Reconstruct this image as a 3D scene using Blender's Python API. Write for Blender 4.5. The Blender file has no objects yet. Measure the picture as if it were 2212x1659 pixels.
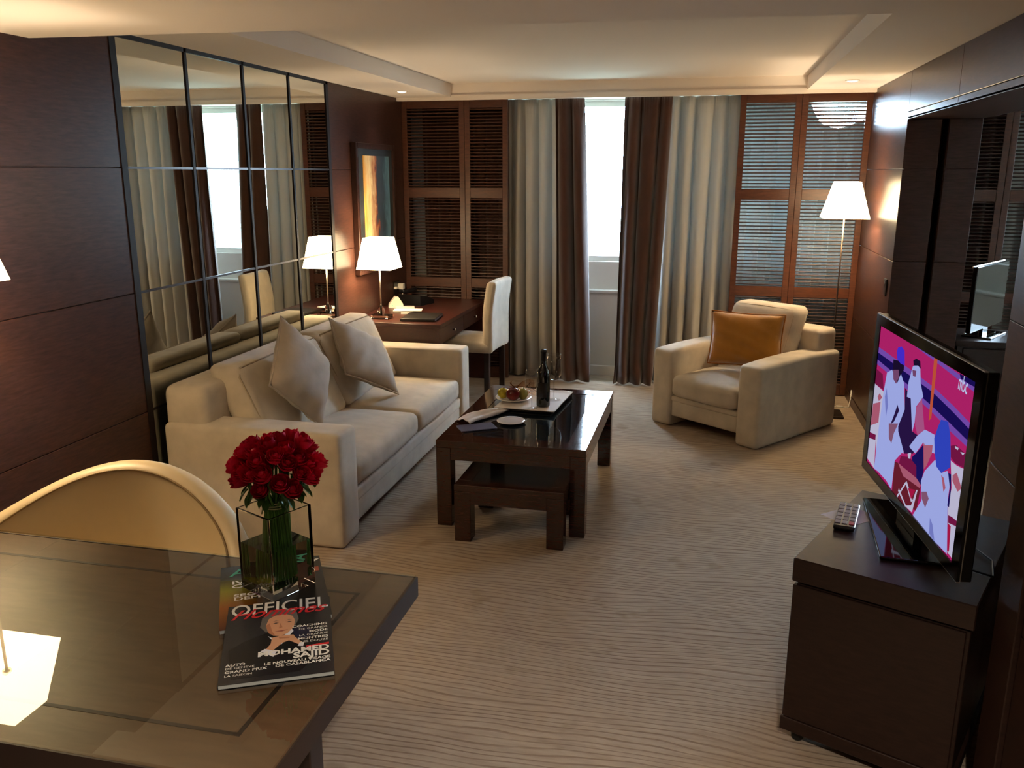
import bpy, bmesh, math, random
from mathutils import Vector, Matrix
random.seed(7)
R = math.radians
SC = bpy.context.scene
COL = SC.collection

# ---------------------------------------------------------------- camera
cd = bpy.data.cameras.new('camera'); cam = bpy.data.objects.new('camera', cd); COL.objects.link(cam)
cd.sensor_fit = 'HORIZONTAL'; cd.sensor_width = 36.0; cd.lens = 1845.0 / 2212.0 * 36.0
cd.clip_start = 0.02; cd.clip_end = 200
cam.location = (0, 0, 1.75); cam.rotation_euler = (R(90 - 13.89), 0, R(12.93))
SC.camera = cam

# ---------------------------------------------------------------- sky, exposure
world = bpy.data.worlds.new('overcast_sky'); SC.world = world; world.use_nodes = True
bg = world.node_tree.nodes['Background']; bg.inputs[0].default_value = (0.62, 0.81, 1.0, 1); bg.inputs[1].default_value = 52.0
vs = SC.view_settings
vs.view_transform = 'Standard'; vs.look = 'None'; vs.exposure = 0.2; vs.gamma = 1.0; vs.use_curve_mapping = False
cy = SC.cycles
cy.use_denoising = True; cy.max_bounces = 10; cy.diffuse_bounces = 5; cy.glossy_bounces = 6
cy.transmission_bounces = 10; cy.transparent_max_bounces = 24; cy.sample_clamp_indirect = 6.0
cy.caustics_reflective = False; cy.caustics_refractive = True
# light strengths (used by the lamps' own builders)
BULB_FLOOR = 20.0; BULB_DESK = 15.0; SHADE_GLOW = 19.0; DOWNLIGHT = 9.0; DINING_SPOT = 560.0; SCREEN = 0.70
WARM = (1.0, 0.80, 0.54)

# ---------------------------------------------------------------- materials
def lin(h):
    h = h.lstrip('#'); out = []
    for i in (0, 2, 4):
        v = int(h[i:i+2], 16) / 255
        out.append(v / 12.92 if v <= .04045 else ((v + .055) / 1.055) ** 2.4)
    return tuple(out) + (1,)
def newmat(name):
    m = bpy.data.materials.new(name); m.use_nodes = True
    nt = m.node_tree; p = nt.nodes['Principled BSDF']
    return m, nt, p
def plain(name, col, rough=.5, metal=0, spec=.5, **kw):
    m, nt, p = newmat(name)
    p.inputs['Base Color'].default_value = lin(col) if isinstance(col, str) else tuple(col) + (1,)
    p.inputs['Roughness'].default_value = rough; p.inputs['Metallic'].default_value = metal
    p.inputs['Specular IOR Level'].default_value = spec
    for k, v in kw.items(): p.inputs[k].default_value = v
    return m
def coords(nt, scale=(1, 1, 1), rot=(0, 0, 0), kind='Object'):
    tc = nt.nodes.new('ShaderNodeTexCoord'); mp = nt.nodes.new('ShaderNodeMapping')
    mp.inputs['Scale'].default_value = scale; mp.inputs['Rotation'].default_value = rot
    nt.links.new(tc.outputs[kind], mp.inputs[0]); return mp
def noise(nt, mp, scale, detail=3, rough=.5, dist=0):
    n = nt.nodes.new('ShaderNodeTexNoise'); n.inputs['Scale'].default_value = scale
    n.inputs['Detail'].default_value = detail; n.inputs['Roughness'].default_value = rough; n.inputs['Distortion'].default_value = dist
    nt.links.new(mp.outputs[0], n.inputs['Vector']); return n
def ramp(nt, src, stops):
    r = nt.nodes.new('ShaderNodeValToRGB'); el = r.color_ramp.elements
    while len(el) < len(stops): el.new(.5)
    for e, (p, c) in zip(el, stops): e.position = p; e.color = c if len(c) == 4 else tuple(c) + (1,)
    nt.links.new(src, r.inputs[0]); return r
def bump(nt, p, src, strength, dist=.01):
    b = nt.nodes.new('ShaderNodeBump'); b.inputs['Strength'].default_value = strength; b.inputs['Distance'].default_value = dist
    nt.links.new(src, b.inputs['Height']); nt.links.new(b.outputs[0], p.inputs['Normal']); return b
def wood(name, c1, c2, rough=.34, scale=(3, 3, 40), spec=.5, coat=0):
    m, nt, p = newmat(name); mp = coords(nt, scale)
    n = noise(nt, mp, 3.0, 5, .6, .4)
    r = ramp(nt, n.outputs['Fac'], [(.3, lin(c1)), (.72, lin(c2))])
    nt.links.new(r.outputs[0], p.inputs['Base Color'])
    p.inputs['Roughness'].default_value = rough; p.inputs['Specular IOR Level'].default_value = spec
    p.inputs['Coat Weight'].default_value = coat; p.inputs['Coat Roughness'].default_value = .05
    bump(nt, p, n.outputs['Fac'], .05, .004)
    return m
def fabric(name, col, rough=.9, weave=260, amt=.12, sheen=.25):
    m, nt, p = newmat(name); mp = coords(nt)
    n = noise(nt, mp, weave, 2, .6); n2 = noise(nt, mp, 9, 3, .5)
    c = lin(col); d = tuple(v * .82 for v in c[:3]) + (1,)
    r = ramp(nt, n2.outputs['Fac'], [(.3, d), (.65, c)])
    nt.links.new(r.outputs[0], p.inputs['Base Color']); p.inputs['Roughness'].default_value = rough
    p.inputs['Specular IOR Level'].default_value = .15; p.inputs['Sheen Weight'].default_value = sheen
    bump(nt, p, n.outputs['Fac'], amt, .003)
    return m
def emit(name, col, s):
    m = bpy.data.materials.new(name); m.use_nodes = True; nt = m.node_tree; nt.nodes.clear()
    e = nt.nodes.new('ShaderNodeEmission'); o = nt.nodes.new('ShaderNodeOutputMaterial')
    e.inputs[0].default_value = lin(col) if isinstance(col, str) else tuple(col) + (1,); e.inputs[1].default_value = s
    nt.links.new(e.outputs[0], o.inputs[0]); return m
def thin_glass(name, tint=(1, 1, 1), ior=1.5, rough=0.0):
    m = bpy.data.materials.new(name); m.use_nodes = True; nt = m.node_tree; nt.nodes.clear()
    t = nt.nodes.new('ShaderNodeBsdfTransparent'); g = nt.nodes.new('ShaderNodeBsdfGlossy'); f = nt.nodes.new('ShaderNodeFresnel')
    mx = nt.nodes.new('ShaderNodeMixShader'); o = nt.nodes.new('ShaderNodeOutputMaterial')
    t.inputs[0].default_value = tuple(tint) + (1,); g.inputs['Roughness'].default_value = rough; f.inputs[0].default_value = ior
    gm = nt.nodes.new('ShaderNodeNewGeometry'); iv = nt.nodes.new('ShaderNodeMath'); iv.operation = 'SUBTRACT'; iv.inputs[0].default_value = 1
    ml = nt.nodes.new('ShaderNodeMath'); ml.operation = 'MULTIPLY'   # reflect at the outer faces only
    nt.links.new(gm.outputs['Backfacing'], iv.inputs[1]); nt.links.new(iv.outputs[0], ml.inputs[0]); nt.links.new(f.outputs[0], ml.inputs[1])
    nt.links.new(ml.outputs[0], mx.inputs[0]); nt.links.new(t.outputs[0], mx.inputs[1]); nt.links.new(g.outputs[0], mx.inputs[2])
    nt.links.new(mx.outputs[0], o.inputs[0]); return m
def cloth_translucent(name, col, trans, fac, weave=200):
    m = bpy.data.materials.new(name); m.use_nodes = True; nt = m.node_tree; nt.nodes.clear()
    d = nt.nodes.new('ShaderNodeBsdfDiffuse'); t = nt.nodes.new('ShaderNodeBsdfTranslucent'); mx = nt.nodes.new('ShaderNodeMixShader')
    o = nt.nodes.new('ShaderNodeOutputMaterial')
    d.inputs[0].default_value = lin(col); t.inputs[0].default_value = lin(trans); mx.inputs[0].default_value = fac
    nt.links.new(d.outputs[0], mx.inputs[1]); nt.links.new(t.outputs[0], mx.inputs[2]); nt.links.new(mx.outputs[0], o.inputs[0]); return m

WALLWOOD = wood('dark_wenge_panel', '#35211b', '#4b2f27', .30, (4, 4, 30), .16)
SHUTWOOD = wood('shutter_mahogany', '#3c1d11', '#572f1d', .42, (4, 30, 30))
SLATWOOD = wood('slat_mahogany', '#40251a', '#583729', .45, (3, 30, 30))
TABLEWOOD = wood('coffee_table_wenge', '#2c150e', '#401f16', .07, (6, 6, 40), .7)
DINEWOOD = wood('dining_table_walnut', '#5f4530', '#70523b', .4, (3, 14, 14))
DINEDARK = plain('dark_inlay', '#2a1a13', .5)
CABWOOD = wood('cabinet_wenge', '#241713', '#33211a', .38, (6, 6, 30), .25)
DESKWOOD = wood('desk_mahogany', '#35160f', '#461e16', .35, (12, 4, 30))
GROOVE = WALLWOOD   # cores behind the panels are the same wood; their joints darken by themselves
MIRROR = plain('mirror_silver', (.80, .84, .80), .0, 1.0)
BLACKTRIM = plain('black_mirror_trim', '#1a1210', .5, 0, .15)
METALTRIM = plain('bronze_strip', '#2a2220', .3, .6)
PLASTER = plain('ceiling_plaster', '#e8e0da', .9, 0, .2)
WHITEPAINT = plain('white_paint', '#d8d8d2', .6)
CREAM = fabric('cream_upholstery', '#d0c4b2')
CREAMPIPE = fabric('cream_piping', '#b3a48d')
CUSHFAB = fabric('taupe_cushion', '#bdb0a2')
LEATHER = plain('cream_leather', '#dccaa6', .45)
AMBER = fabric('amber_velvet', '#b87a20', .75, 120, .2, .8)
AMBERPIPE = fabric('amber_piping', '#a8661a')
SHEER = cloth_translucent('lined_sheer', '#bdb8b0', '#d8dcda', .125)
SHEER2 = cloth_translucent('sheer_net', '#9a9a96', '#dfe6e4', .21)
SHEER3 = cloth_translucent('dense_net', '#8a8a86', '#dfe6e4', .03)
BROWNDRAPE = fabric('brown_drape', '#47291e', .7, 150, .1, .6)
CHROME = plain('chrome', '#d8d8d8', .12, 1.0)
BRUSHED = plain('brushed_steel', '#b9b4aa', .3, 1.0)
BLACKPL = plain('black_plastic', '#101012', .3)
BLACKGLOSS = plain('gloss_black', '#08080a', .06)
GREYPL = plain('grey_plastic', '#8f9090', .5)
WHITEPL = plain('white_plastic', '#efe9dd', .4)
PAPER = plain('white_paper', '#f1ece2', .8)
RUBBER = plain('rubber', '#15130f', .7)
GLASSTOP = thin_glass('glass_sheet', (.93, .95, .93), 1.6)
PANE = thin_glass('window_glass', (.97, .99, 1), 1.45)
WINEGLASS = thin_glass('wine_glass', (.95, .95, .95), 1.7)
DARKGLASS = plain('smoked_glass', '#1a222a', .02, 0, .9)
VASEGLASS = plain('vase_glass', (1, 1, 1), 0.0, 0, .5, **{'Transmission Weight': 1.0, 'IOR': 1.45})
WATER = plain('water', (.95, 1, .97), 0.0, 0, .5, **{'Transmission Weight': 1.0, 'IOR': 1.33})
VASEWALL = plain('vase_wall_glass', (1, 1, 1), 0.0, 0, .5, **{'Transmission Weight': 1.0, 'IOR': 1.45})

def carpet():
    m, nt, p = newmat('ribbed_carpet')
    mp = coords(nt, (1, 1, 1))
    warp = noise(nt, coords(nt, (.5, 1.5, 1)), 1.3, 3, .5)
    w = nt.nodes.new('ShaderNodeTexWave'); w.wave_type = 'BANDS'; w.bands_direction = 'Y'; w.wave_profile = 'SIN'
    w.inputs['Scale'].default_value = 11.5; w.inputs['Distortion'].default_value = 0
    add = nt.nodes.new('ShaderNodeVectorMath'); add.operation = 'MULTIPLY_ADD'
    add.inputs[1].default_value = (.05, .34, 0)
    nt.links.new(warp.outputs['Color'], add.inputs[0]); nt.links.new(mp.outputs[0], add.inputs[2])
    nt.links.new(add.outputs[0], w.inputs['Vector'])
    n2 = noise(nt, coords(nt, (2.2, 14, 1)), 3, 4, .6)
    ml = nt.nodes.new('ShaderNodeMath'); ml.operation = 'MULTIPLY'
    r0 = ramp(nt, w.outputs['Fac'], [(.02, (0, 0, 0)), (.26, (1, 1, 1))])
    base = ramp(nt, n2.outputs['Fac'], [(.25, lin('#968474')), (.75, lin('#b3a18d'))])
    stain = ramp(nt, noise(nt, mp, 4.2, 3, .55).outputs['Fac'], [(.63, (0, 0, 0)), (.70, (1, 1, 1))])
    mx0 = nt.nodes.new('ShaderNodeMixRGB'); mx0.inputs[2].default_value = lin('#86725b')
    sm = nt.nodes.new('ShaderNodeMath'); sm.operation = 'MULTIPLY'; sm.inputs[1].default_value = .55
    nt.links.new(stain.outputs[0], sm.inputs[0]); nt.links.new(sm.outputs[0], mx0.inputs[0]); nt.links.new(base.outputs[0], mx0.inputs[1])
    mx = nt.nodes.new('ShaderNodeMixRGB'); mx.inputs[1].default_value = lin('#836f60')
    fade = ramp(nt, noise(nt, coords(nt, (1.2, 5, 1)), 2.2, 3, .6).outputs['Fac'], [(.35, (.75, .75, .75)), (.62, (.05, .05, .05))])
    mxf = nt.nodes.new('ShaderNodeMath'); mxf.operation = 'MAXIMUM'
    nt.links.new(r0.outputs[0], mxf.inputs[0]); nt.links.new(fade.outputs[0], mxf.inputs[1]); nt.links.new(mxf.outputs[0], mx.inputs[0]); nt.links.new(mx0.outputs[0], mx.inputs[2])
    nt.links.new(mx.outputs[0], p.inputs['Base Color'])
    p.inputs['Roughness'].default_value = .95; p.inputs['Specular IOR Level'].default_value = .08
    fine = noise(nt, mp, 420, 2, .6)
    ad = nt.nodes.new('ShaderNodeMath'); ad.operation = 'MULTIPLY_ADD'; ad.inputs[1].default_value = .35
    nt.links.new(fine.outputs['Fac'], ad.inputs[0]); nt.links.new(r0.outputs[0], ad.inputs[2])
    bump(nt, p, ad.outputs[0], .35, .004)
    return m
CARPET = carpet()

# ---------------------------------------------------------------- geometry helpers
class MB:
    def __init__(s): s.bm = bmesh.new()
    def box(s, x0, x1, y0, y1, z0, z1, bev=0, seg=2, mi=0):
        r = bmesh.ops.create_cube(s.bm, size=1)
        vv = r['verts']
        for v in vv:
            v.co = Vector((x0 + (v.co.x + .5) * (x1 - x0), y0 + (v.co.y + .5) * (y1 - y0), z0 + (v.co.z + .5) * (z1 - z0)))
        fs = {f for v in vv for f in v.link_faces}
        for f in fs: f.material_index = mi
        if bev:
            es = list({e for v in vv for e in v.link_edges})
            bmesh.ops.bevel(s.bm, geom=es, offset=bev, segments=seg, affect='EDGES', profile=.5)
        return s
    def quad(s, pts, mi=0):
        f = s.bm.faces.new([s.bm.verts.new(p) for p in pts]); f.material_index = mi; return s
    def prism(s, pts, z0, z1, axis='z', mi=0):
        def P(a, b, c): return {'z': (a, b, c), 'y': (a, c, b), 'x': (c, a, b)}[axis]
        lo = [s.bm.verts.new(P(a, b, z0)) for a, b in pts]; hi = [s.bm.verts.new(P(a, b, z1)) for a, b in pts]
        n = len(pts); fs = [s.bm.faces.new(hi), s.bm.faces.new(lo[::-1])]
        for i in range(n): fs.append(s.bm.faces.new([lo[i], lo[(i+1) % n], hi[(i+1) % n], hi[i]]))
        for f in fs: f.material_index = mi
        bmesh.ops.recalc_face_normals(s.bm, faces=fs); return s
    def lathe(s, prof, n=24, c=(0, 0, 0), cap=True, mi=0):
        rings = []
        for r, z in prof:
            if r < 1e-5: rings.append([s.bm.verts.new((c[0], c[1], c[2] + z))])
            else: rings.append([s.bm.verts.new((c[0] + r * math.cos(2*math.pi*i/n), c[1] + r * math.sin(2*math.pi*i/n), c[2] + z)) for i in range(n)])
        fs = []
        for a, b in zip(rings, rings[1:]):
            for i in range(n):
                j = (i + 1) % n
                if len(a) == 1 and len(b) == 1: continue
                if len(a) == 1: fs.append(s.bm.faces.new([a[0], b[j], b[i]]))
                elif len(b) == 1: fs.append(s.bm.faces.new([a[i], a[j], b[0]]))
                else: fs.append(s.bm.faces.new([a[i], a[j], b[j], b[i]]))
        if cap:
            if len(rings[0]) > 1: fs.append(s.bm.faces.new(rings[0][::-1]))
            if len(rings[-1]) > 1: fs.append(s.bm.faces.new(rings[-1]))
        for f in fs: f.material_index = mi
        bmesh.ops.recalc_face_normals(s.bm, faces=fs); return s
    def tube(s, path, r, n=8, closed=False, mi=0):
        P = [Vector(p) for p in path]; m = len(P); rings = []
        rad = r if isinstance(r, (list, tuple)) else [r] * m
        up = Vector((0, 0, 1)); prev = None
        for i in range(m):
            if closed: t = P[(i+1) % m] - P[i-1]
            else: t = P[min(i+1, m-1)] - P[max(i-1, 0)]
            t.normalize()
            if prev is None:
                a = t.cross(up) if abs(t.dot(up)) < .95 else t.cross(Vector((1, 0, 0)))
            else: a = prev - t * prev.dot(t)
            a.normalize(); prev = a; b = t.cross(a)
            rings.append([s.bm.verts.new(P[i] + (a * math.cos(2*math.pi*k/n) + b * math.sin(2*math.pi*k/n)) * rad[i]) for k in range(n)])
        fs = []
        for i in range(m if closed else m - 1):
            A, B = rings[i], rings[(i+1) % m]
            for k in range(n): fs.append(s.bm.faces.new([A[k], A[(k+1) % n], B[(k+1) % n], B[k]]))
        if not closed: fs += [s.bm.faces.new(rings[0][::-1]), s.bm.faces.new(rings[-1])]
        for f in fs: f.material_index = mi
        bmesh.ops.recalc_face_normals(s.bm, faces=fs); return s
    def grid(s, nu, nv, fn, mi=0):
        V = [[s.bm.verts.new(fn(i / nu, j / nv)) for j in range(nv + 1)] for i in range(nu + 1)]
        for i in range(nu):
            for j in range(nv):
                f = s.bm.faces.new([V[i][j], V[i+1][j], V[i+1][j+1], V[i][j+1]]); f.material_index = mi
        return s
    def soft(s, x0, x1, y0, y1, z0, z1, r, fn=None, ns=3, nm=6):
        c = Vector(((x0+x1)/2, (y0+y1)/2, (z0+z1)/2)); h = Vector(((x1-x0)/2, (y1-y0)/2, (z1-z0)/2)); r = min(r, h.x*.98, h.y*.98, h.z*.98)
        def ax(H):
            e = [-H + r * (1 - math.cos(math.pi/2*k/ns)) for k in range(ns)]
            m_ = [-(H - r) + 2 * (H - r) * k / nm for k in range(nm + 1)]
            return e + m_ + [-v for v in e[::-1]]
        A = [ax(h.x), ax(h.y), ax(h.z)]; nf = []
        for d in range(3):
            u, w = (d + 1) % 3, (d + 2) % 3
            for sg in (-1, 1):
                g = []
                for a in A[u]:
                    row = []
                    for b in A[w]:
                        v = Vector((0, 0, 0)); v[d] = sg * h[d]; v[u] = a; v[w] = b
                        p = Vector([max(-(h[i]-r), min(h[i]-r, v[i])) for i in range(3)])
                        q = v - p; q = p + (q.normalized() * r if q.length > 1e-9 else q)
                        q = c + q
                        if fn: q = Vector(fn(q, Vector(((q.x-c.x)/h.x, (q.y-c.y)/h.y, (q.z-c.z)/h.z))))
                        row.append(s.bm.verts.new(q))
                    g.append(row)
                for i in range(len(g)-1):
                    for j in range(len(g[0])-1):
                        qd = [g[i][j], g[i+1][j], g[i+1][j+1], g[i][j+1]]
                        nf.append(s.bm.faces.new(qd if sg > 0 else qd[::-1]))
        bmesh.ops.remove_doubles(s.bm, verts=s.bm.verts[:], dist=1e-5)
        return s
    def mesh(s, name, mats, smooth=False):
        me = bpy.data.meshes.new(name); s.bm.normal_update(); s.bm.to_mesh(me); s.bm.free()
        for m in (mats if isinstance(mats, (list, tuple)) else [mats]): me.materials.append(m)
        if smooth:
            for p in me.polygons: p.use_smooth = True
        return me
    def build(s, name, mats, parent=None, smooth=False, loc=(0, 0, 0), rot=(0, 0, 0)):
        return link(name, s.mesh(name, mats, smooth), parent, loc, rot)
def link(name, me, parent=None, loc=(0, 0, 0), rot=(0, 0, 0)):
    o = bpy.data.objects.new(name, me); COL.objects.link(o); o.parent = parent; o.location = loc; o.rotation_euler = rot
    return o
def tag(o, label, cat, group=None):
    o['label'] = label; o['category'] = cat
    if group: o['group'] = group
    return o
def thing(name, label, cat, loc=(0, 0, 0), rz=0, group=None, rot=None):
    o = bpy.data.objects.new(name, None); COL.objects.link(o); o.empty_display_size = .05
    o.location = loc; o.rotation_euler = rot or (0, 0, rz)
    return tag(o, label, cat, group)
def struct(o): o['kind'] = 'structure'; return o
def bx(name, mat, parent, x0, x1, y0, y1, z0, z1, bev=0, seg=2, smooth=False):
    return MB().box(x0, x1, y0, y1, z0, z1, bev, seg).build(name, mat, parent, smooth)
def text_mesh(body, size, mat, name, parent, loc, rot=(0, 0, 0), sx=1.0, bold=0.0, shear=0.0, align='LEFT', ext=0.0):
    cu = bpy.data.curves.new(name, 'FONT'); cu.body = body; cu.size = size; cu.offset = bold; cu.shear = shear; cu.align_x = align
    cu.resolution_u = 3; cu.extrude = ext
    t = bpy.data.objects.new(name, cu); COL.objects.link(t)
    dg = bpy.context.evaluated_depsgraph_get(); dg.update()
    me = bpy.data.meshes.new_from_object(t.evaluated_get(dg)); bpy.data.objects.remove(t); bpy.data.curves.remove(cu)
    me.materials.clear(); me.materials.append(mat)
    for v in me.vertices: v.co.x *= sx
    return link(name, me, parent, loc, rot)
# ================================================================ THE ROOM
XL, XR, YS, ZC, ZB, ZT = -2.58, 1.127, 7.11, 2.348, 2.25, 2.45
ROWS = [0.075, 0.64, 1.208, 1.772, ZC]
struct(bx('floor', CARPET, None, -2.75, 4.6, -2.6, 7.6, -.06, 0))

# ceiling: recessed tray, soffits around it, the lower ceiling over the dining end
ceil = struct(bx('ceiling', PLASTER, None, -2.75, 4.6, 2.6, 7.75, ZT, ZT + .1))
bx('soffit', PLASTER, ceil, -2.75, -2.115, 3.0, 7.0, ZC, ZT + .01)
bx('soffit', PLASTER, ceil, .64, 1.6, 3.0, 7.0, ZC, ZT + .01)
bx('soffit', PLASTER, ceil, -2.75, 4.6, 7.0, 7.75, ZC, ZT + .01)
bx('soffit', PLASTER, ceil, 1.6, 4.6, 2.6, 7.0, ZC, ZT + .01)
bx('pelmet', PLASTER, ceil, -2.60, 1.14, 6.985, 7.02, 2.322, 2.36)
MB().prism([(-2.75, -2.6), (4.6, -2.6), (4.6, 3.35), (1.127, 3.205), (-2.75, 2.975)], ZB, ZT + .1).build('bulkhead', PLASTER, ceil)

def panels_x(parent, x_face, sgn, y_edges, rows=ROWS, name='wood_panel', mat=WALLWOOD, t=.012, gap=.0035):
    """proud wood panels on a wall whose visible face is x = x_face, facing sgn"""
    for y0, y1 in zip(y_edges, y_edges[1:]):
        for z0, z1 in zip(rows, rows[1:]):
            a, b = (x_face - t, x_face) if sgn > 0 else (x_face, x_face + t)
            bx(name, mat, parent, a, b, y0 + gap/2, y1 - gap/2, z0 + gap/2, z1 - gap/2, .0015, 1)
def panels_y(parent, y_face, x_edges, rows, name='wood_panel', mat=WALLWOOD, t=.012, gap=.0035):
    for x0, x1 in zip(x_edges, x_edges[1:]):
        for z0, z1 in zip(rows, rows[1:]):
            bx(name, mat, parent, x0 + gap/2, x1 - gap/2, y_face, y_face + t, z0 + gap/2, z1 - gap/2, .0015, 1)

wl = struct(bx('wall_left', GROOVE, None, XL - .16, XL - .012, -2.6, 7.6, 0, ZC))
panels_x(wl, XL, 1, [-2.6, -1.1, .4, 1.9, 3.465])
panels_x(wl, XL, 1, [5.635, 7.11])
bb = struct(bx('baseboard_left', WALLWOOD, None, XL - .012, XL + .004, -2.6, 7.11, 0, .072, .002, 1))
# right wall with the wide opening to the bedroom
wr = struct(bx('wall_right', GROOVE, None, XR + .012, 1.325, 5.822, 7.4, 0, ZC))
bx('pocket_side', GROOVE, wr, 1.365, 1.538, 5.822, 7.4, 0, ZC)
bx('pocket_back', GROOVE, wr, 1.32, 1.37, 5.95, 7.4, 0, ZC)
bx('header_core', GROOVE, wr, XR + .012, 1.538, 3.572, 5.822, 2.078, ZC)
bx('near_core', GROOVE, wr, XR + .012, 1.538, 2.2, 3.548, 0, ZC)
panels_x(wr, XR, -1, [5.81, 7.11])
panels_x(wr, XR, -1, [2.2, 3.56])
panels_x(wr, XR, -1, [3.56, 4.69, 5.81], [2.066, 2.108, ZC])
panels_y(wr, 5.81, [XR, 1.325], [0.0, .64, 1.208, 1.772, 2.066])
panels_y(wr, 5.81, [1.365, 1.55], [0.0, .64, 1.208, 1.772, 2.066])
bx('wood_panel', WALLWOOD, wr, XR, 1.55, 3.56, 5.81, 2.066, 2.078)
bx('wood_panel', WALLWOOD, wr, 1.538, 1.55, 5.822, 7.4, 0, ZC)
bx('wood_panel', WALLWOOD, wr, 1.538, 1.55, 2.2, 3.56, 0, ZC)
struct(bx('baseboard_right', WALLWOOD, None, XR - .004, XR + .012, 5.81, 7.11, 0, .072, .002, 1))
# built-in closet front standing forward of the right wall beside the dining end
wc = struct(bx('wall_closet', GROOVE, None, .816, 1.6, -2.6, 2.268, 0, ZB))
panels_x(wc, .80, -1, [-2.6, -1.2, -.2, .9, 2.13], [0.0, .64, 1.208, 1.772, ZB], t=.016, mat=CABWOOD)
bx('door_frame', CABWOOD, wc, .788, .94, 2.135, 2.28, 0, ZB, .003, 1)
struct(bx('wall_rear', plain('rear_wall_paint', '#d9cfc0', .8), None, -2.75, 1.0, -2.72, -2.6, 0, ZB))

# window wall
wb = struct(bx('wall_back', WHITEPAINT, None, -2.75, 4.6, 7.40, 7.60, 0, .735))
bx('upstand', WHITEPAINT, wb, -2.75, 4.6, 7.46, 7.60, .735, 1.0)
bx('sill_board', WHITEPAINT, wb, -2.75, 4.6, 7.38, 7.47, .735, .76, .004, 2)
bx('lintel', WHITEPAINT, wb, -2.75, 4.6, 7.46, 7.60, 2.335, ZC + .02)
bx('skirting', WHITEPAINT, wb, -2.75, 1.2, 7.385, 7.40, 0, .09, .004, 2)
struct(bx('trim_1', WHITEPAINT, None, -2.75, 4.6, 7.55, 7.62, 0, .02))
for i, (x0, x1) in enumerate([(-2.75, -1.42), (-1.42, -.22), (-.22, 1.2), (1.5, 2.8), (2.8, 4.6)]):
    fr = MB()
    fr.box(x0, x0 + .05, 7.5, 7.58, 1.0, 2.335); fr.box(x1 - .05, x1, 7.5, 7.58, 1.0, 2.335)
    fr.box(x0 + .05, x1 - .05, 7.5, 7.58, 1.0, 1.045); fr.box(x0 + .05, x1 - .05, 7.5, 7.58, 2.29, 2.335)
    w = struct(fr.build('window_%d' % (i + 1), WHITEPAINT))
    bx('pane', PANE, w, x0 + .05, x1 - .05, 7.537, 7.543, 1.045, 2.29)
struct(bx('wall_back_pier', WHITEPAINT, None, 1.2, 1.5, 7.46, 7.60, 1.0, 2.335))
# bedroom shell beyond the opening
struct(bx('wall_bedroom_right', plain('bedroom_wall', '#c9bfae', .7), None, 4.6, 4.72, 2.4, 7.6, 0, ZT))
struct(bx('wall_bedroom_near', plain('bedroom_wall_near', '#c9bfae', .7), None, 1.5, 4.6, 2.4, 2.52, 0, ZT))

struct(bx('ground_outside', plain('pale_ground', '#6f7468', .9), None, -120, 120, 8.5, 160, -9.2, -9.0))
# ---------------------------------------------------------------- wall mirror (left wall)
mi = thing('wall_mirror', 'large mirror of square panes with black strips on the wood wall behind the sofa', 'mirror', (XL, 3.465, 0))
ye = [0, .5425, 1.085, 1.6275, 2.17]; zr = [.03, .64, 1.208, 1.772, ZC - .012]
for a, b in zip(ye, ye[1:]):
    for c0, c1 in zip(zr, zr[1:]):
        bx('mirror_pane', MIRROR, mi, -.012, -.002, a + .010, b - .010, c0 + .004, c1 - .004)
for k, y in enumerate(ye):
    wdt = .020 if k in (0, 4) else .0105
    bx('vertical_strip', BLACKTRIM, mi, -.012, .004, y - wdt, y + wdt, .03, ZC)
for z in zr[1:-1]:
    bx('horizontal_strip', METALTRIM, mi, -.012, .002, .02, 2.15, z - .0055, z + .0055)
bx('top_strip', BLACKTRIM, mi, -.012, .004, -.02, 2.19, ZC - .02, ZC)

# ---------------------------------------------------------------- louvred shutters
SLAT_ME = {}
def slat_mesh(w):
    k = round(w, 3)
    if k not in SLAT_ME:
        m = MB().box(-w/2, w/2, -.017, .017, -.0022, .0022); SLAT_ME[k] = m.mesh('slat', SLATWOOD)
    return SLAT_ME[k]
def shutter(x0, x1, label, y=YS, cols=((.869, 1.543, 25), (1.628, 2.268, 24), (.10, .787, 26)), group=None, tilt=R(-14)):
    t = thing('shutter_panel', label, 'shutter', ((x0 + x1)/2, y, 0), 0, group)
    w = x1 - x0; sw = .045
    bx('stile', SHUTWOOD, t, -w/2, -w/2 + sw, -.018, .018, .005, ZC - .006, .002, 1)
    bx('stile', SHUTWOOD, t, w/2 - sw, w/2, -.018, .018, .005, ZC - .006, .002, 1)
    for z0, z1 in ((.005, .10), (.787, .869), (1.543, 1.628), (2.268, ZC - .006)):
        bx('rail', SHUTWOOD, t, -w/2 + sw, w/2 - sw, -.016, .016, z0, z1, .002, 1)
    me = slat_mesh(w - 2*sw + .006)
    for z0, z1, n in cols:
        p = (z1 - z0) / n
        for i in range(n): link('slat', me, t, (0, 0, z0 + p * (i + .5)), (tilt, 0, 0))
    return t
shutter(-2.579, -2.035, 'brown louvred shutter in the corner behind the desk lamp')
shutter(-2.033, -1.665, 'narrow brown louvred shutter behind the desk chair beside the pale curtain')
shutter(.172, .622, 'brown louvred shutter between the pale curtain and its twin, behind the armchair')
shutter(.624, 1.126, 'bright louvred shutter in the corner behind the lit floor lamp')
shutter(1.56, 2.085, 'dark louvred shutter seen through the wide opening, beside the wall end')
shutter(2.087, 2.56, 'louvred shutter with daylight behind it, seen through the wide opening')

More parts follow.
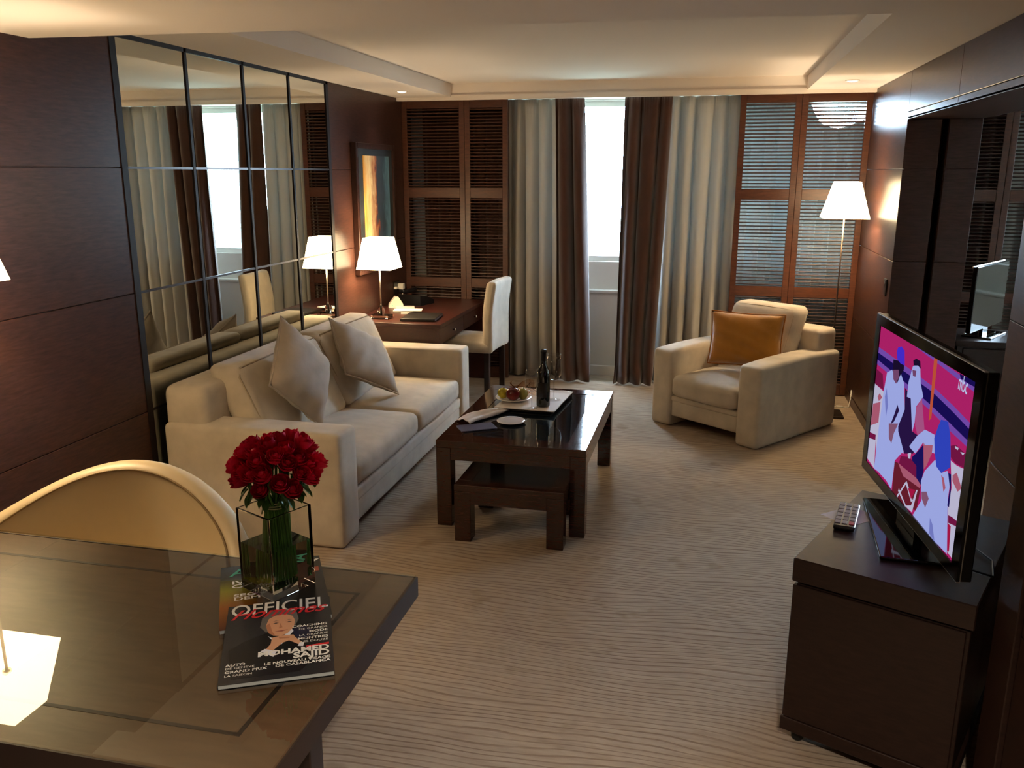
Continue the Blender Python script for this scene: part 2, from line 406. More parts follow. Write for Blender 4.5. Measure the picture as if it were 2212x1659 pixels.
# ---------------------------------------------------------------- curtains
def curtain(name, label, xt0, xt1, xb0, xb1, y, folds, amp, mat, ztop=2.337, zbot=.015, seed=0, group=None, topfn=None, flare=0.0, nu=None):
    rd = random.Random(seed); ph = [rd.uniform(-.5, .5) for _ in range(folds + 2)]
    am = [rd.uniform(.65, 1.2) for _ in range(folds + 2)]
    def fn(u, v):
        zt = topfn(u) if topfn else ztop
        z = zt + (zbot - zt) * v
        k = u * folds; i = int(k); f = k - i
        a = am[i] * (1 - f) + am[i + 1] * f; p = ph[i] * (1 - f) + ph[i + 1] * f
        A = amp * (.55 + .45 * min(1, v * 2.2))
        wv = math.sin(2 * math.pi * k + p * 1.6 + .35 * math.sin(3 * v + p * 5)) + .12 * math.sin(4 * math.pi * k + 2 * p + v)
        x = (xt0 + (xt1 - xt0) * u) * (1 - v) + (xb0 + (xb1 - xb0) * u) * v
        x += A * .25 * math.cos(2 * math.pi * k + p)
        yy = y + A * a * wv - flare * max(0, v - .93) / .07 * (.5 + .5 * math.sin(2*math.pi*k + 1))
        if v < .06: yy = y + (yy - y) * (.45 + .55 * v / .06) + .004 * math.sin(40 * u * folds)
        return (x, yy, z)
    o = MB().grid(nu or folds * 18, 30, fn).build(name, mat, None, True)
    sm = o.modifiers.new('thickness', 'SOLIDIFY'); sm.thickness = .0025
    return tag(o, label, 'curtain', group)
curtain('sheer_curtain', 'pale sheer curtain hanging beside the narrow left shutter and the brown drape', -1.69, -1.235, -1.69, -1.215, 7.23, 4, .048, SHEER, seed=3)
curtain('brown_drape', 'dark brown drape gathered on the desk side of the bare window', -1.285, -1.045, -1.255, -.955, 7.12, 2, .05, BROWNDRAPE, seed=5, flare=.09)
curtain('brown_drape', 'dark brown drape gathered on the armchair side of the bare window', -.722, -.35, -.750, -.43, 7.12, 3, .05, BROWNDRAPE, seed=8, flare=.09)
curtain('sheer_curtain', 'pale bluish sheer curtain between the brown drape and the right shutters', -.425, .19, -.46, .19, 7.22, 5, .055, SHEER, seed=11)
curtain('sheer_curtain', 'sheer curtain drooping behind the slats of the right shutters', .15, 1.125, .15, 1.12, 7.30, 9, .022, SHEER2, seed=14,
        topfn=lambda u: 2.337 - (0 if u < .5 else .22 * min(1, (u - .5) / .15)) + .03 * math.sin(14 * u))
curtain('brown_drape', 'dark brown drape drawn behind the left shutters', -2.46, -1.60, -2.46, -1.60, 7.27, 8, .020, BROWNDRAPE, seed=17)
curtain('sheer_curtain', 'sheer curtain behind the shutters of the next room', 1.5, 2.8, 1.5, 2.8, 7.36, 7, .022, SHEER3, seed=21)
curtain('sheer_curtain', 'sheer curtain hanging behind the brown drape and the left shutters', -2.6, -1.5, -2.6, -1.5, 7.355, 8, .014, SHEER3, seed=23)
curtain('brown_drape', 'dark brown drape added to darken the shutter of the next room', 1.5, 2.12, 1.5, 2.12, 7.26, 6, .020, BROWNDRAPE, seed=25)  # added drape that holds back the daylight behind this shutter
# heading rail
tag(bx('curtain_rail', WHITEPAINT, None, -1.7, .2, 7.20, 7.225, 2.338, ZC), 'white curtain rail above the curtains under the ceiling edge', 'curtain rail')
# ================================================================ LAMPS
def square_ring(h, z): return [(-h, -h, z), (h, -h, z), (h, h, z), (-h, h, z)]
def shade_mesh(hb, ht, z0, z1, t=.004):
    m = MB(); bm = m.bm
    ro = [[bm.verts.new(p) for p in square_ring(h, z)] for h, z in ((hb, z0), (ht, z1), (ht - t, z1), (hb - t, z0))]
    for a in range(4):
        A, B = ro[a], ro[(a + 1) % 4]
        for i in range(4): bm.faces.new([A[i], A[(i+1) % 4], B[(i+1) % 4], B[i]])
    bmesh.ops.recalc_face_normals(bm, faces=bm.faces[:])
    return m
def glow_mat():
    m, nt, p = newmat('lit_lampshade')
    p.inputs['Base Color'].default_value = (.9, .82, .66, 1); p.inputs['Roughness'].default_value = .9
    p.inputs['Emission Color'].default_value = (1.0, .74, .42, 1); p.inputs['Emission Strength'].default_value = SHADE_GLOW
    return m
GLOW = glow_mat()
def bulb_light(parent, z, power, r=.018, x=0, y=0):
    l = bpy.data.lights.new('bulb_light', 'POINT'); l.energy = power; l.color = WARM; l.shadow_soft_size = r
    o = bpy.data.objects.new('bulb_light', l); COL.objects.link(o); o.parent = parent; o.location = (x, y, z)
def lamp_head(t, zb, hb, ht, hh, power):
    shade_mesh(hb, ht, zb, zb + hh).build('lamp_shade', GLOW, t)
    sp = MB()
    for a in range(2):
        d = (1, 0) if a == 0 else (0, 1); k = ht - .004
        sp.tube([(-d[0]*k, -d[1]*k, zb + hh - .012), (d[0]*k, d[1]*k, zb + hh - .012)], .002, 6)
    sp.build('shade_spider', BRUSHED, t)
    zc = zb + hh * .50
    MB().lathe([(.0, -.03), (.016, -.03), (.016, -.002), (.01, 0)], 14, (0, 0, zc - .018)).build('bulb_socket', BRUSHED, t, True)
    bulb_light(t, zc + .01, power)
POLE = plain('dark_bronze', '#4a3f38', .35, .9)
def floor_lamp(loc, label, zb, hb, ht, hh, power):
    t = thing('floor_lamp', label, 'floor lamp', loc)
    bx('base', POLE, t, -.11, .11, -.11, .11, 0, .016, .004, 2)
    MB().lathe([(.0055, .018), (.0055, zb + hh*.5 - .045)], 14).build('pole', POLE, t, True)
    MB().lathe([(.02, .018), (.02, .03), (.009, .045)], 16).build('collar', BRUSHED, t, True)
    lamp_head(t, zb, hb, ht, hh, power)
    return t
floor_lamp((.913, 6.5, 0), 'lit floor lamp with cream square shade standing behind the armchair', 1.440, .148, .081, .25, BULB_FLOOR)
floor_lamp((-2.41, 2.285, 0), 'lit floor lamp with cream square shade against the wood wall beside the dining table', 1.402, .130, .078, .24, BULB_FLOOR)

# desk lamp with clear block base
dl = thing('desk_lamp', 'lit desk lamp with cream square shade and clear glass foot', 'table lamp', (-2.37, 5.95, .69))
bx('glass_foot', VASEGLASS, dl, -.075, .075, -.05, .05, 0, .03, .004, 2)
MB().lathe([(.006, .03), (.006, .42)], 12).build('pole', BRUSHED, dl, True)
MB().lathe([(.022, .03), (.03, .05), (.026, .075), (.012, .095), (.006, .11)], 18).build('glass_knob', VASEGLASS, dl, True)
lamp_head(dl, .375, .130, .088, .225, BULB_DESK)

# recessed downlights
def downlight(x, y, z, label, power, ang=105, group=None, suffix=''):
    t = thing('downlight' + suffix, label, 'ceiling light', (x, y, z), 0, group)
    MB().lathe([(.030, 0.0), (.046, 0.0), (.046, -.004), (.040, -.007), (.030, -.004)], 28, cap=False).build('trim_ring', WHITEPL, t, True)
    MB().lathe([(0, -.012), (.018, -.011), (.032, -.006), (.036, -.002)], 24, cap=False).build('lens', emit('downlight_lens', (1, .9, .74), 5.0), t)
    l = bpy.data.lights.new('downlight_beam' + suffix, 'SPOT'); l.energy = power; l.color = (1, .88, .72); l.spot_size = R(ang); l.spot_blend = .9; l.shadow_soft_size = .03
    o = bpy.data.objects.new('downlight_beam' + suffix, l); COL.objects.link(o); o.parent = t; o.location = (0, 0, -.012)
downlight(-2.33, 6.43, ZC, 'round white downlight in the ceiling above the desk', DOWNLIGHT)
downlight(.865, 6.35, ZC, 'round white downlight in the ceiling above the floor lamp and armchair', DOWNLIGHT)
downlight(.25, .10, ZB, 'round downlight in the low ceiling over the dining end', DINING_SPOT, 122, suffix='_offscreen')

# ================================================================ SOFA
so = thing('sofa', 'long cream two-seat sofa with square arms against the mirror wall', 'sofa', (-1.62, 3.49, 0))
# local: x from 0 (front) to -.92 (back), y 0 .. 2.22
LN = 2.22
def arm_fn(q, n):
    return q
MB().soft(-.92, 0, 0, .205, 0, .572, .028).build('arm', CREAM, so, True)
MB().soft(-.92, 0, LN - .205, LN, 0, .572, .028).build('arm', CREAM, so, True)
MB().soft(-.93, -.70, .03, LN - .03, .05, .755, .05).build('back_frame', CREAM, so, True)
MB().soft(-.80, -.018, .19, LN - .19, .055, .235, .02).build('seat_base', CREAM, so, True)
MB().soft(-.80, -.014, .195, LN - .195, .165, .232, .012).build('front_rail', CREAM, so, True)
def seat_crown(q, n):
    k = max(0, n.z); return (q.x + .012 * (1 - n.y**2) * max(0, n.x), q.y, q.z + k * .035 * (1 - n.x**2) * (1 - n.y**2))
for y0, y1 in ((.207, LN/2 + .045), (LN/2 + .047, LN - .207)):
    MB().soft(-.74, -.012, y0, y1, .232, .372, .045, seat_crown, 4, 8).build('seat_cushion', CREAM, so, True)
def back_lean(q, n):
    b = .03 * (1 - n.y**2) * (1 - n.z**2) * max(0, n.x)
    return (q.x - .10 * (n.z) + b, q.y, q.z)
for y0, y1 in ((.225, LN/2 + .03), (LN/2 + .035, LN - .225)):
    o = MB().soft(-.72, -.54, y0, y1, .37, .815, .05, back_lean, 4, 8).build('back_cushion', CREAM, so, True)
    pts = []
    for y, z in [(y0 + .03, .40), (y0 + .012, .76), (y0 + .05, .80), ((y0+y1)/2, .804), (y1 - .05, .80), (y1 - .012, .76), (y1 - .03, .40)]:
        nz = (z - .5925) / .2225; pts.append((-.552 - .10 * nz, y, z))
    MB().tube(pts, .005, 6).build('piping', CREAMPIPE, o, True)

def pillow(name, label, s, sy, T, mats, loc, ya, le, ro, seed, cat='cushion', pipe=None):
    n = Vector((math.cos(ya)*math.cos(le), math.sin(ya)*math.cos(le), math.sin(le)))
    e1 = Vector((-math.sin(ya), math.cos(ya), 0)); e2 = n.cross(e1)
    a = math.cos(ro)*e1 + math.sin(ro)*e2; b = -math.sin(ro)*e1 + math.cos(ro)*e2
    M = Matrix((a, b, n)).transposed().to_4x4(); M.translation = Vector(loc)
    rd = random.Random(seed); w = [(rd.uniform(2, 6), rd.uniform(2, 6), rd.uniform(0, 6)) for _ in range(4)]
    def edge(u, v):
        x = s/2 * u * (1 - .055 * (1 - v*v)); y = sy/2 * v * (1 - .055 * (1 - u*u)); return x, y
    def f(sg):
        def g(i, j):
            u, v = i*2-1, j*2-1; x, y = edge(u, v)
            h = T * max(0, (1 - u**4) * (1 - v**4))**.62 * (1 - .18 * (u*u + v*v) / 2)
            wr_ = sum(math.sin(p*u*2 + q*v*2 + r) for p, q, r in w) * .0035 * (1 - u**8) * (1 - v**8)
            return (x, y, sg * h + wr_)
        return g
    m = MB(); m.grid(22, 22, f(1)); m.grid(22, 22, f(-1))
    bmesh.ops.remove_doubles(m.bm, verts=m.bm.verts[:], dist=1e-5); bmesh.ops.recalc_face_normals(m.bm, faces=m.bm.faces[:])
    t = thing(name, label, cat); t.matrix_world = M
    m.build('cover', mats, t, True)
    ring = []
    for k in range(80):
        q = k / 20; sd = int(q); f_ = (q - sd) * 2 - 1
        u, v = [(f_, -1), (1, f_), (-f_, 1), (-1, -f_)][sd]
        x, y = edge(u, v); ring.append((x, y, 0))
    MB().tube(ring, .005, 6, True).build('piping', pipe or mats, t, True)
    return t
pillow('scatter_cushion', 'taupe square cushion balanced on one corner at the near end of the sofa', .45, .45, .075, CUSHFAB, (-2.085, 4.07, .715), -.045, .342, .766, 1)
pillow('scatter_cushion', 'taupe square cushion slumped against the far back cushion of the sofa', .45, .45, .075, CUSHFAB, (-2.06, 4.86, .64), -.067, .70, .948, 2)

# ================================================================ ARMCHAIR
AW, AD = .90, .97
ac = thing('armchair', 'cream upholstered armchair with low square arms in front of the right shutters', 'armchair', (.361, 5.484, 0), R(-37.3))
# local: x from -AW to 0 (right arm at 0), y 0 (front) .. AD (back)
def arm_top(q, n):
    return (q.x, q.y, q.z + .018 * max(0, n.z) * (1 - n.y**2))
MB().soft(-AW, -AW + .175, 0, AD - .02, 0, .545, .03, arm_top).build('arm', CREAM, ac, True)
MB().soft(-.175, 0, 0, AD - .02, 0, .545, .03, arm_top).build('arm', CREAM, ac, True)
MB().soft(-AW + .05, -.05, AD - .24, AD, .03, .70, .04).build('back_frame', CREAM, ac, True)
MB().soft(-AW + .17, -.17, .02, AD - .1, .075, .19, .012).build('front_rail', CREAM, ac, True)
MB().soft(-AW + .17, -.17, .01, AD - .1, .185, .225, .016).build('seat_band', CREAM, ac, True)
MB().soft(-AW + .178, -.178, -.012, AD - .22, .225, .375, .045, lambda q, n: (q.x, q.y - .015*(1-n.x**2)*max(0, -n.y), q.z + max(0, n.z)*.04*(1-n.x**2)*(1-n.y**2)), 4, 8).build('seat_cushion', CREAM, ac, True)
def ac_lean(q, n):
    return (q.x, q.y + .09 * n.z - .025 * (1-n.x**2)*(1-n.z**2)*max(0, -n.y), q.z)
bc = MB().soft(-AW + .185, -.185, AD - .42, AD - .215, .36, .845, .055, ac_lean, 4, 8).build('back_cushion', CREAM, ac, True)
px0, px1 = -AW + .19, -.19
MB().tube([(px0 + .01, AD - .43 + .09*zz, z) if 0 else (xx, AD - .40 + .09 * ((z - .6025)/.2425), z) for xx, z, zz in ((px0 + .012, .45, 0), (px0 + .012, .79, 0), (px0 + .05, .827, 0), ((px0+px1)/2, .832, 0), (px1 - .05, .827, 0), (px1 - .012, .79, 0), (px1 - .012, .45, 0))], .005, 6).build('piping', CREAMPIPE, bc, True)
pillow('scatter_cushion', 'amber velvet oblong cushion propped on the armchair seat', .50, .37, .075, AMBER, (.275, 6.0, .635), -1.80, .16, 0, 3, pipe=AMBERPIPE)

# ================================================================ COFFEE TABLE AND NESTED TABLE
def parsons(name, label, x0, x1, y0, y1, h, leg, board, apron, rim, glass):
    t = thing(name, label, 'coffee table' if h > .4 else 'side table', (x0, y0, 0)); w, d = x1 - x0, y1 - y0
    for (a, b) in ((0, 0), (w - leg, 0), (0, d - leg), (w - leg, d - leg)):
        bx('leg', TABLEWOOD, t, a, a + leg, b, b + leg, 0, h - board, .003, 1)
    for (a0, a1, b0, b1) in ((leg, w - leg, .002, .03), (leg, w - leg, d - .03, d - .002), (.002, .03, leg, d - leg), (w - .03, w - .002, leg, d - leg)):
        bx('apron', TABLEWOOD, t, a0, a1, b0, b1, h - board - apron, h - board)
    fr = [(0, w, 0, rim), (0, w, d - rim, d), (0, rim, rim, d - rim), (w - rim, w, rim, d - rim)]
    for q in fr: bx('top_rail', TABLEWOOD, t, *q, h - board, h, .002, 1)
    bx('inset_board', TABLEWOOD, t, rim, w - rim, rim, d - rim, h - board, h - .012)
    bx('glass_inset', glass, t, rim + .001, w - rim - .001, rim + .001, d - rim - .001, h - .012, h - .0025)
    return t
parsons('coffee_table', 'dark wood coffee table with a smoked glass inset in front of the sofa', -1.284, -.527, 3.885, 5.055, .455, .078, .038, .062, .105, DARKGLASS)
parsons('nesting_table', 'small dark wood table tucked under the end of the coffee table', -1.142, -.605, 3.718, 4.24, .292, .082, .034, .062, .07, DARKGLASS)
# ---------------------------------------------------------------- things on the coffee table
ZCT = .455
def plate_mesh(m, r, rim): return m.lathe([(0, .004), (r*.62, .004), (r*.72, .006), (r, rim), (r*.99, rim + .002), (r*.7, .010), (0, .008)], 36)
tr = thing('serving_tray', 'white rectangular serving tray holding fruit, bottle and glasses on the coffee table', 'tray', (-.94, 4.69, ZCT), R(-4))
tw, td = .165, .225
bx('board', BLACKPL, tr, -tw + .02, tw - .02, -td + .02, td - .02, 0, .012, .003, 1)
def tray_cloth(u, v):
    x, y = (u*2-1) * tw * 1.04, (v*2-1) * td * 1.04
    e = max(abs(u*2-1), abs(v*2-1)); z = .0175 + .004 * math.sin(17*u + 3*v) * math.sin(11*v) * .5 + (.006 if e > .93 else 0)
    return (x, y, z)
o = MB().grid(24, 30, tray_cloth).build('tray_cloth', plain('white_linen', '#e9e4e2', .8), tr, True)
o.modifiers.new('thickness', 'SOLIDIFY').thickness = .003
ZTR = ZCT + .022
# wine bottle
wb_ = thing('wine_bottle', 'dark wine bottle with black foil standing on the white tray', 'bottle', (-.868, 4.565, ZTR))
BOT = plain('bottle_glass', '#0b0d08', .05, 0, .7)
MB().lathe([(0, 0), (.036, 0), (.038, .006), (.038, .175), (.034, .205), (.019, .232), (.0145, .25), (.0140, .305), (.0165, .308), (.0165, .318), (.0145, .32), (0, .32)], 32).build('body', BOT, wb_, True)
MB().lathe([(.0149, .258), (.0149, .304), (.0174, .306), (.0174, .322), (0, .3225)], 24, cap=False).build('foil', plain('black_foil', '#171414', .35, .4), wb_, True)
def label_fn(u, v):
    a = R(-60 + 120*u) - math.pi/2 - .3; return (.0386*math.cos(a), .0386*math.sin(a), .055 + .085*v)
MB().grid(16, 1, label_fn).build('paper_label', plain('dark_label', '#1c1a16', .5), wb_, True)
def wine_glass(x, y, label, s=1.0):
    t = thing('wine_glass', label, 'glass', (x, y, ZTR), 0, None)
    MB().lathe([(0, 0), (.036*s, 0), (.036*s, .0015), (.012, .005), (.004, .009)], 32, cap=False).build('foot', WINEGLASS, t, True)
    MB().lathe([(.004, .009), (.0036, .05), (.0036, .092*s), (.006, .1*s)], 14, cap=False).build('stem', WINEGLASS, t, True)
    MB().lathe([(.005, .1*s), (.024*s, .112*s), (.038*s, .135*s), (.042*s, .165*s), (.040*s, .2*s), (.034*s, .245*s), (.0335*s, .245*s), (.0393*s, .2*s), (.0413*s, .165*s), (.037*s, .136*s), (.023*s, .1135*s), (0, .104*s)], 36, cap=False).build('bowl', WINEGLASS, t, True)
wine_glass(-.832, 4.70, 'tall clear wine glass behind the bottle on the white tray', 1.1)
wine_glass(-.918, 4.488, 'smaller clear wine glass in front of the bottle on the white tray', .92)
# fruit plate
fp = MB(); plate_mesh(fp, .105, .016)
tag(fp.build('fruit_plate', plain('white_china', '#e8e4de', .15), None, True, (-1.06, 4.655, ZTR)), 'white fruit plate on the sofa side of the tray', 'plate')
def fruit(name, label, loc, r, col, squash=.92, group=None):
    m, nt, p = newmat(name + '_skin'); n = noise(nt, coords(nt), 14, 4, .6)
    r_ = ramp(nt, n.outputs['Fac'], [(.35, lin(col[0])), (.7, lin(col[1]))]); nt.links.new(r_.outputs[0], p.inputs['Base Color']); p.inputs['Roughness'].default_value = .18
    t = thing(name, label, 'fruit', loc)
    prof = []
    for k in range(13):
        a = -math.pi/2 + math.pi*k/12; rr = r * math.cos(a) * (1 + .06*math.sin(a)); z = r*squash*math.sin(a)
        if k in (0, 12): rr = 0; z *= .78
        if k in (1, 11): z *= .97
        prof.append((rr, z + r*squash*.97))
    MB().lathe(prof, 22).build('flesh', m, t, True)
    MB().tube([(0, 0, 2*r*squash*.86), (.003, .001, 2*r*squash*1.0), (.007, .002, 2*r*squash*1.08)], .0016, 6).build('stem', plain('fruit_stem', '#3c2a14', .8), t, True)
zf = ZTR + .010
fruit('red_apple', 'dark red apple in front on the fruit plate', (-1.05, 4.60, zf), .042, ('#4a0c0e', '#7a1a16'))
fruit('yellow_apple', 'yellow apple beside the dark red apple on the fruit plate', (-1.118, 4.64, zf), .033, ('#a89a1c', '#c9ba3a'))
fruit('red_plum', 'small red fruit at the back of the fruit plate', (-1.075, 4.70, zf), .028, ('#7a1c1a', '#a33a28'))
fruit('green_pear', 'pale green fruit on the bottle side of the fruit plate', (-1.0, 4.635, zf), .029, ('#8f8a3c', '#a79f55'), 1.15)
# crinkled amber cellophane behind the fruit
def film(u, v):
    a = u * 2.6 + .1; rr = .10 + .02*math.sin(9*u)
    return (rr*math.cos(a) + .012*math.sin(23*u + 9*v), rr*.75*math.sin(a) + .03*v + .01*math.sin(31*v + 17*u), .004 + .085*v*(.75 + .25*math.sin(13*u)) + .008*math.sin(27*u))
CELLO = thin_glass('amber_cellophane', (.72, .52, .36), 1.5, .15)
tag(MB().grid(46, 12, film).build('cellophane_wrap', CELLO, None, True, (-1.0, 4.72, ZTR)), 'crinkled amber cellophane wrap behind the fruit on the tray', 'wrapper')
# side plate, napkin, booklet
sp = MB(); plate_mesh(sp, .078, .010)
tag(sp.build('side_plate', plain('side_china', '#cfc8c4', .12), None, True, (-.985, 4.272, ZCT)), 'small empty round plate on the glass of the coffee table', 'plate')
bk = thing('booklet', 'dark blue paper booklet under the white napkin on the coffee table', 'booklet', (-1.14, 4.14, ZCT), R(32))
bx('pages', plain('booklet_paper', '#8f86a4', .5), bk, -.095, .095, -.055, .055, 0, .003)
bx('cover', plain('booklet_cover', '#3d3a58', .35), bk, -.096, .096, -.056, .056, .003, .0042)
def napkin(u, v):
    x = (u - .5) * .33; w = .056 * (.6 + .4 * math.cos(2.6 * (u - .25)))
    y = (v - .5) * 2 * w + .012*math.sin(5*u)
    z = .030 * max(0, math.sin(math.pi*v))**.45 * (.55 + .45*math.sin(math.pi*u)) * (.62 + .38*abs(math.cos(2*math.pi*v))) + .003*math.sin(9*u + 5*v)
    return (x, y, max(.0, z))
nk = MB().grid(30, 26, napkin).build('napkin', plain('white_napkin', '#e3dad6', .85), None, True, (-1.156, 4.345, ZCT + .005), (0, 0, R(62)))
nk.modifiers.new('thickness', 'SOLIDIFY').thickness = .002
tag(nk, 'loosely folded white napkin lying across the booklet', 'napkin')

# ================================================================ DINING TABLE
ZD = .735
dt = thing('dining_table', 'brown dining table with a full glass sheet on top and dark edge', 'dining table', (-.70, 1.13, 0))
TW, TD = 1.75, .80     # local x from -TW to 0, y 0..TD
bx('table_top', DINEWOOD, dt, -TW, 0, 0, TD, ZD - .052, ZD - .008, .002, 1)
INL = DINEDARK
zi = ZD - .0079
for q in ((-TW + .11, -.108, .112, .122), (-TW + .11, -.108, TD - .122, TD - .112), (-.118, -.108, .122, TD - .122), (-TW + .11, -TW + .12, .122, TD - .122)):
    bx('inlay_line', INL, dt, q[0], q[1], q[2], q[3], zi - .004, zi + .0004)
for q in ((-TW, 0, -.004, 0), (-TW, 0, TD, TD + .004), (0, .004, -.004, TD + .004), (-TW - .004, -TW, -.004, TD + .004)):
    bx('edge_band', DINEDARK, dt, *q, ZD - .062, ZD - .007)
bx('glass_sheet', GLASSTOP, dt, -TW, 0, 0, TD, ZD - .0075, ZD)
for a, b in ((-.26, .20), (-.26, TD - .27), (-TW + .19, .20), (-TW + .19, TD - .27)):
    bx('leg', DINEDARK, dt, a, a + .07, b, b + .07, 0, ZD - .052, .003, 1)
for q in ((-TW + .25, -.25, .20, .222), (-TW + .25, -.25, TD - .222, TD - .20), (-.24, -.218, .26, TD - .26), (-TW + .218, -TW + .24, .26, TD - .26)):
    bx('apron', DINEDARK, dt, *q, ZD - .10, ZD - .052)

# tub dining chair, its rounded back rising above the far edge of the table
dc = thing('dining_chair', 'cream leather tub chair with rounded back at the far side of the dining table', 'chair', (-1.765, 2.02, 0))
RX, RY = .485, .30
def tub(a):  # a: -1..1 around the shell, 0 = middle of the back
    th = a * R(118); x = RX * math.sin(th) * (1 + .04*abs(a)); y = RY * math.cos(th) - .02
    h = .595 + .243 * math.exp(-(th / .98)**2 * .9)
    return x, y, h
def shell(inner):
    def f(u, v):
        a = u*2 - 1; x, y, h = tub(a); t = .072
        k = 1 - t/.36 if inner else 1.0
        zb = .30
        z = zb + (h - zb) * v
        flare = 1 + .05 * (v - .5)
        return (x*k*flare, y*k*flare - (.0 if inner else 0), z)
    return f
m = MB(); N = 48
cols = []
for i in range(N + 1):
    a = i/N*2 - 1; x, y, h = tub(a); ring = []
    L_ = math.hypot(x/RX, (y+.02)/RY) or 1
    nx, ny = x/RX**2, (y + .02)/RY**2; ln = math.hypot(nx, ny); nx, ny = nx/ln, ny/ln; t = .066
    sec = [(0, .30), (0, .45), (.004, h - .06), (.004, h - .02), (-.006, h - .006), (-.022, h), (-.044, h), (-.060, h - .006), (-.070, h - .02), (-.070, h - .06), (-.064, .45), (-.064, .30)]
    for off, z in sec:
        fl = .035 * (z - .3) / .5
        ring.append(m.bm.verts.new((x + nx*(off + fl), y + ny*(off + fl), z)))
    cols.append(ring)
for A, B in zip(cols, cols[1:]):
    n_ = len(A)
    for k in range(n_): m.bm.faces.new([A[k], A[(k+1) % n_], B[(k+1) % n_], B[k]])
m.bm.faces.new(cols[0][::-1]); m.bm.faces.new(cols[-1]); bmesh.ops.recalc_face_normals(m.bm, faces=m.bm.faces[:])
m.build('back_shell', LEATHER, dc, True)
ring = []
for i in range(61):
    a = i/60*2 - 1; x, y, h = tub(a); nx, ny = x/RX**2, (y + .02)/RY**2; ln = math.hypot(nx, ny); nx, ny = nx/ln, ny/ln
    fl = .035 * (h - .32) / .5
    ring.append((x + nx*(-.0705 + fl), y + ny*(-.0705 + fl), h - .017))
MB().tube(ring, .0035, 6).build('piping', plain('leather_seam', '#8b744e', .6), dc, True)
MB().soft(-.40, .40, -.33, .235, .30, .475, .05, lambda q, n: (q.x * (1 - .12*max(0, n.y)), q.y, q.z + max(0, n.z)*.02*(1-n.x**2)*(1-n.y**2))).build('seat', LEATHER, dc, True)
for a, b in ((-.3, -.27), (.3, -.27), (-.27, .17), (.27, .17)):
    bx('leg', CABWOOD, dc, a - .022, a + .022, b - .022, b + .022, 0, .305, .003, 1)

# ---------------------------------------------------------------- magazines
def slab(t, w, h, z0, z1, covermat, pagemat):
    bx('pages', pagemat, t, -w/2, w/2, -h/2, h/2, z0, z1)
    bx('front_cover', covermat, t, -w/2 - .001, w/2 + .001, -h/2 - .001, h/2 + .001, z1, z1 + .0006)
    bx('back_cover', covermat, t, -w/2 - .001, w/2 + .001, -h/2 - .001, h/2 + .001, z0 - .0004, z0)
    bx('spine', covermat, t, -w/2 - .0016, -w/2 - .0004, -h/2, h/2, z0, z1)
PAGES = plain('magazine_pages', '#b9bdb8', .7)
# lower magazine: dark cover with yellow-green left side
def cover2():
    m, nt, p = newmat('glossy_dark_cover'); tc = nt.nodes.new('ShaderNodeTexCoord'); sx = nt.nodes.new('ShaderNodeSeparateXYZ')
    nt.links.new(tc.outputs['Object'], sx.inputs[0])
    mpx = nt.nodes.new('ShaderNodeMapRange'); mpx.inputs[1].default_value = -.125; mpx.inputs[2].default_value = .0
    nt.links.new(sx.outputs[0], mpx.inputs[0])
    mpy = nt.nodes.new('ShaderNodeMapRange'); mpy.inputs[1].default_value = -.165; mpy.inputs[2].default_value = .165
    nt.links.new(sx.outputs[1], mpy.inputs[0])
    col = ramp(nt, mpy.outputs[0], [(.0, lin('#5a2c10')), (.32, lin('#9a5a12')), (.58, lin('#8f8a1c')), (.8, lin('#241c12')), (1, lin('#1a1511'))])
    fade = ramp(nt, mpx.outputs[0], [(.1, (0, 0, 0)), (.85, (1, 1, 1))])
    mx = nt.nodes.new('ShaderNodeMixRGB'); mx.inputs[2].default_value = lin('#17120f')
    nt.links.new(fade.outputs[0], mx.inputs[0]); nt.links.new(col.outputs[0], mx.inputs[1]); nt.links.new(mx.outputs[0], p.inputs['Base Color'])
    p.inputs['Roughness'].default_value = .25; return m
mg2 = thing('magazine', 'glossy dark magazine with teal lettering lying under the glass vase', 'magazine', (-1.01, 1.754, ZD), R(30.5))
slab(mg2, .25, .33, .0005, .0095, cover2(), PAGES)
PW = plain('print_white', '#efece4', .4); PT = plain('print_teal', '#3fa08c', .4); PR = plain('print_red', '#d8222a', .4); PO = plain('print_orange', '#a8431c', .4)
z2 = .0104
text_mesh('AI', .058, PT, 'title_print', mg2, (-.105, .105, z2), sx=1.1, bold=.001, shear=.15)
text_mesh('Y', .052, PW, 'title_print', mg2, (.085, .112, z2), sx=1.0, bold=.0015, shear=.15)
text_mesh('IVO', .026, PW, 'headline_print', mg2, (-.10, .058, z2), sx=1.5, bold=.0005)
text_mesh('COA', .026, PW, 'headline_print', mg2, (-.10, .037, z2), sx=1.5, bold=.0005)
text_mesh('SEGUN', .021, PW, 'headline_print', mg2, (-.095, -.012, z2), sx=1.5, bold=.0004)
text_mesh('DEMUREN', .021, PW, 'headline_print', mg2, (-.095, -.030, z2), sx=1.5, bold=.0004)
bx('picture_print', PO, mg2, .09, .118, .075, .10, .0101, .0104)
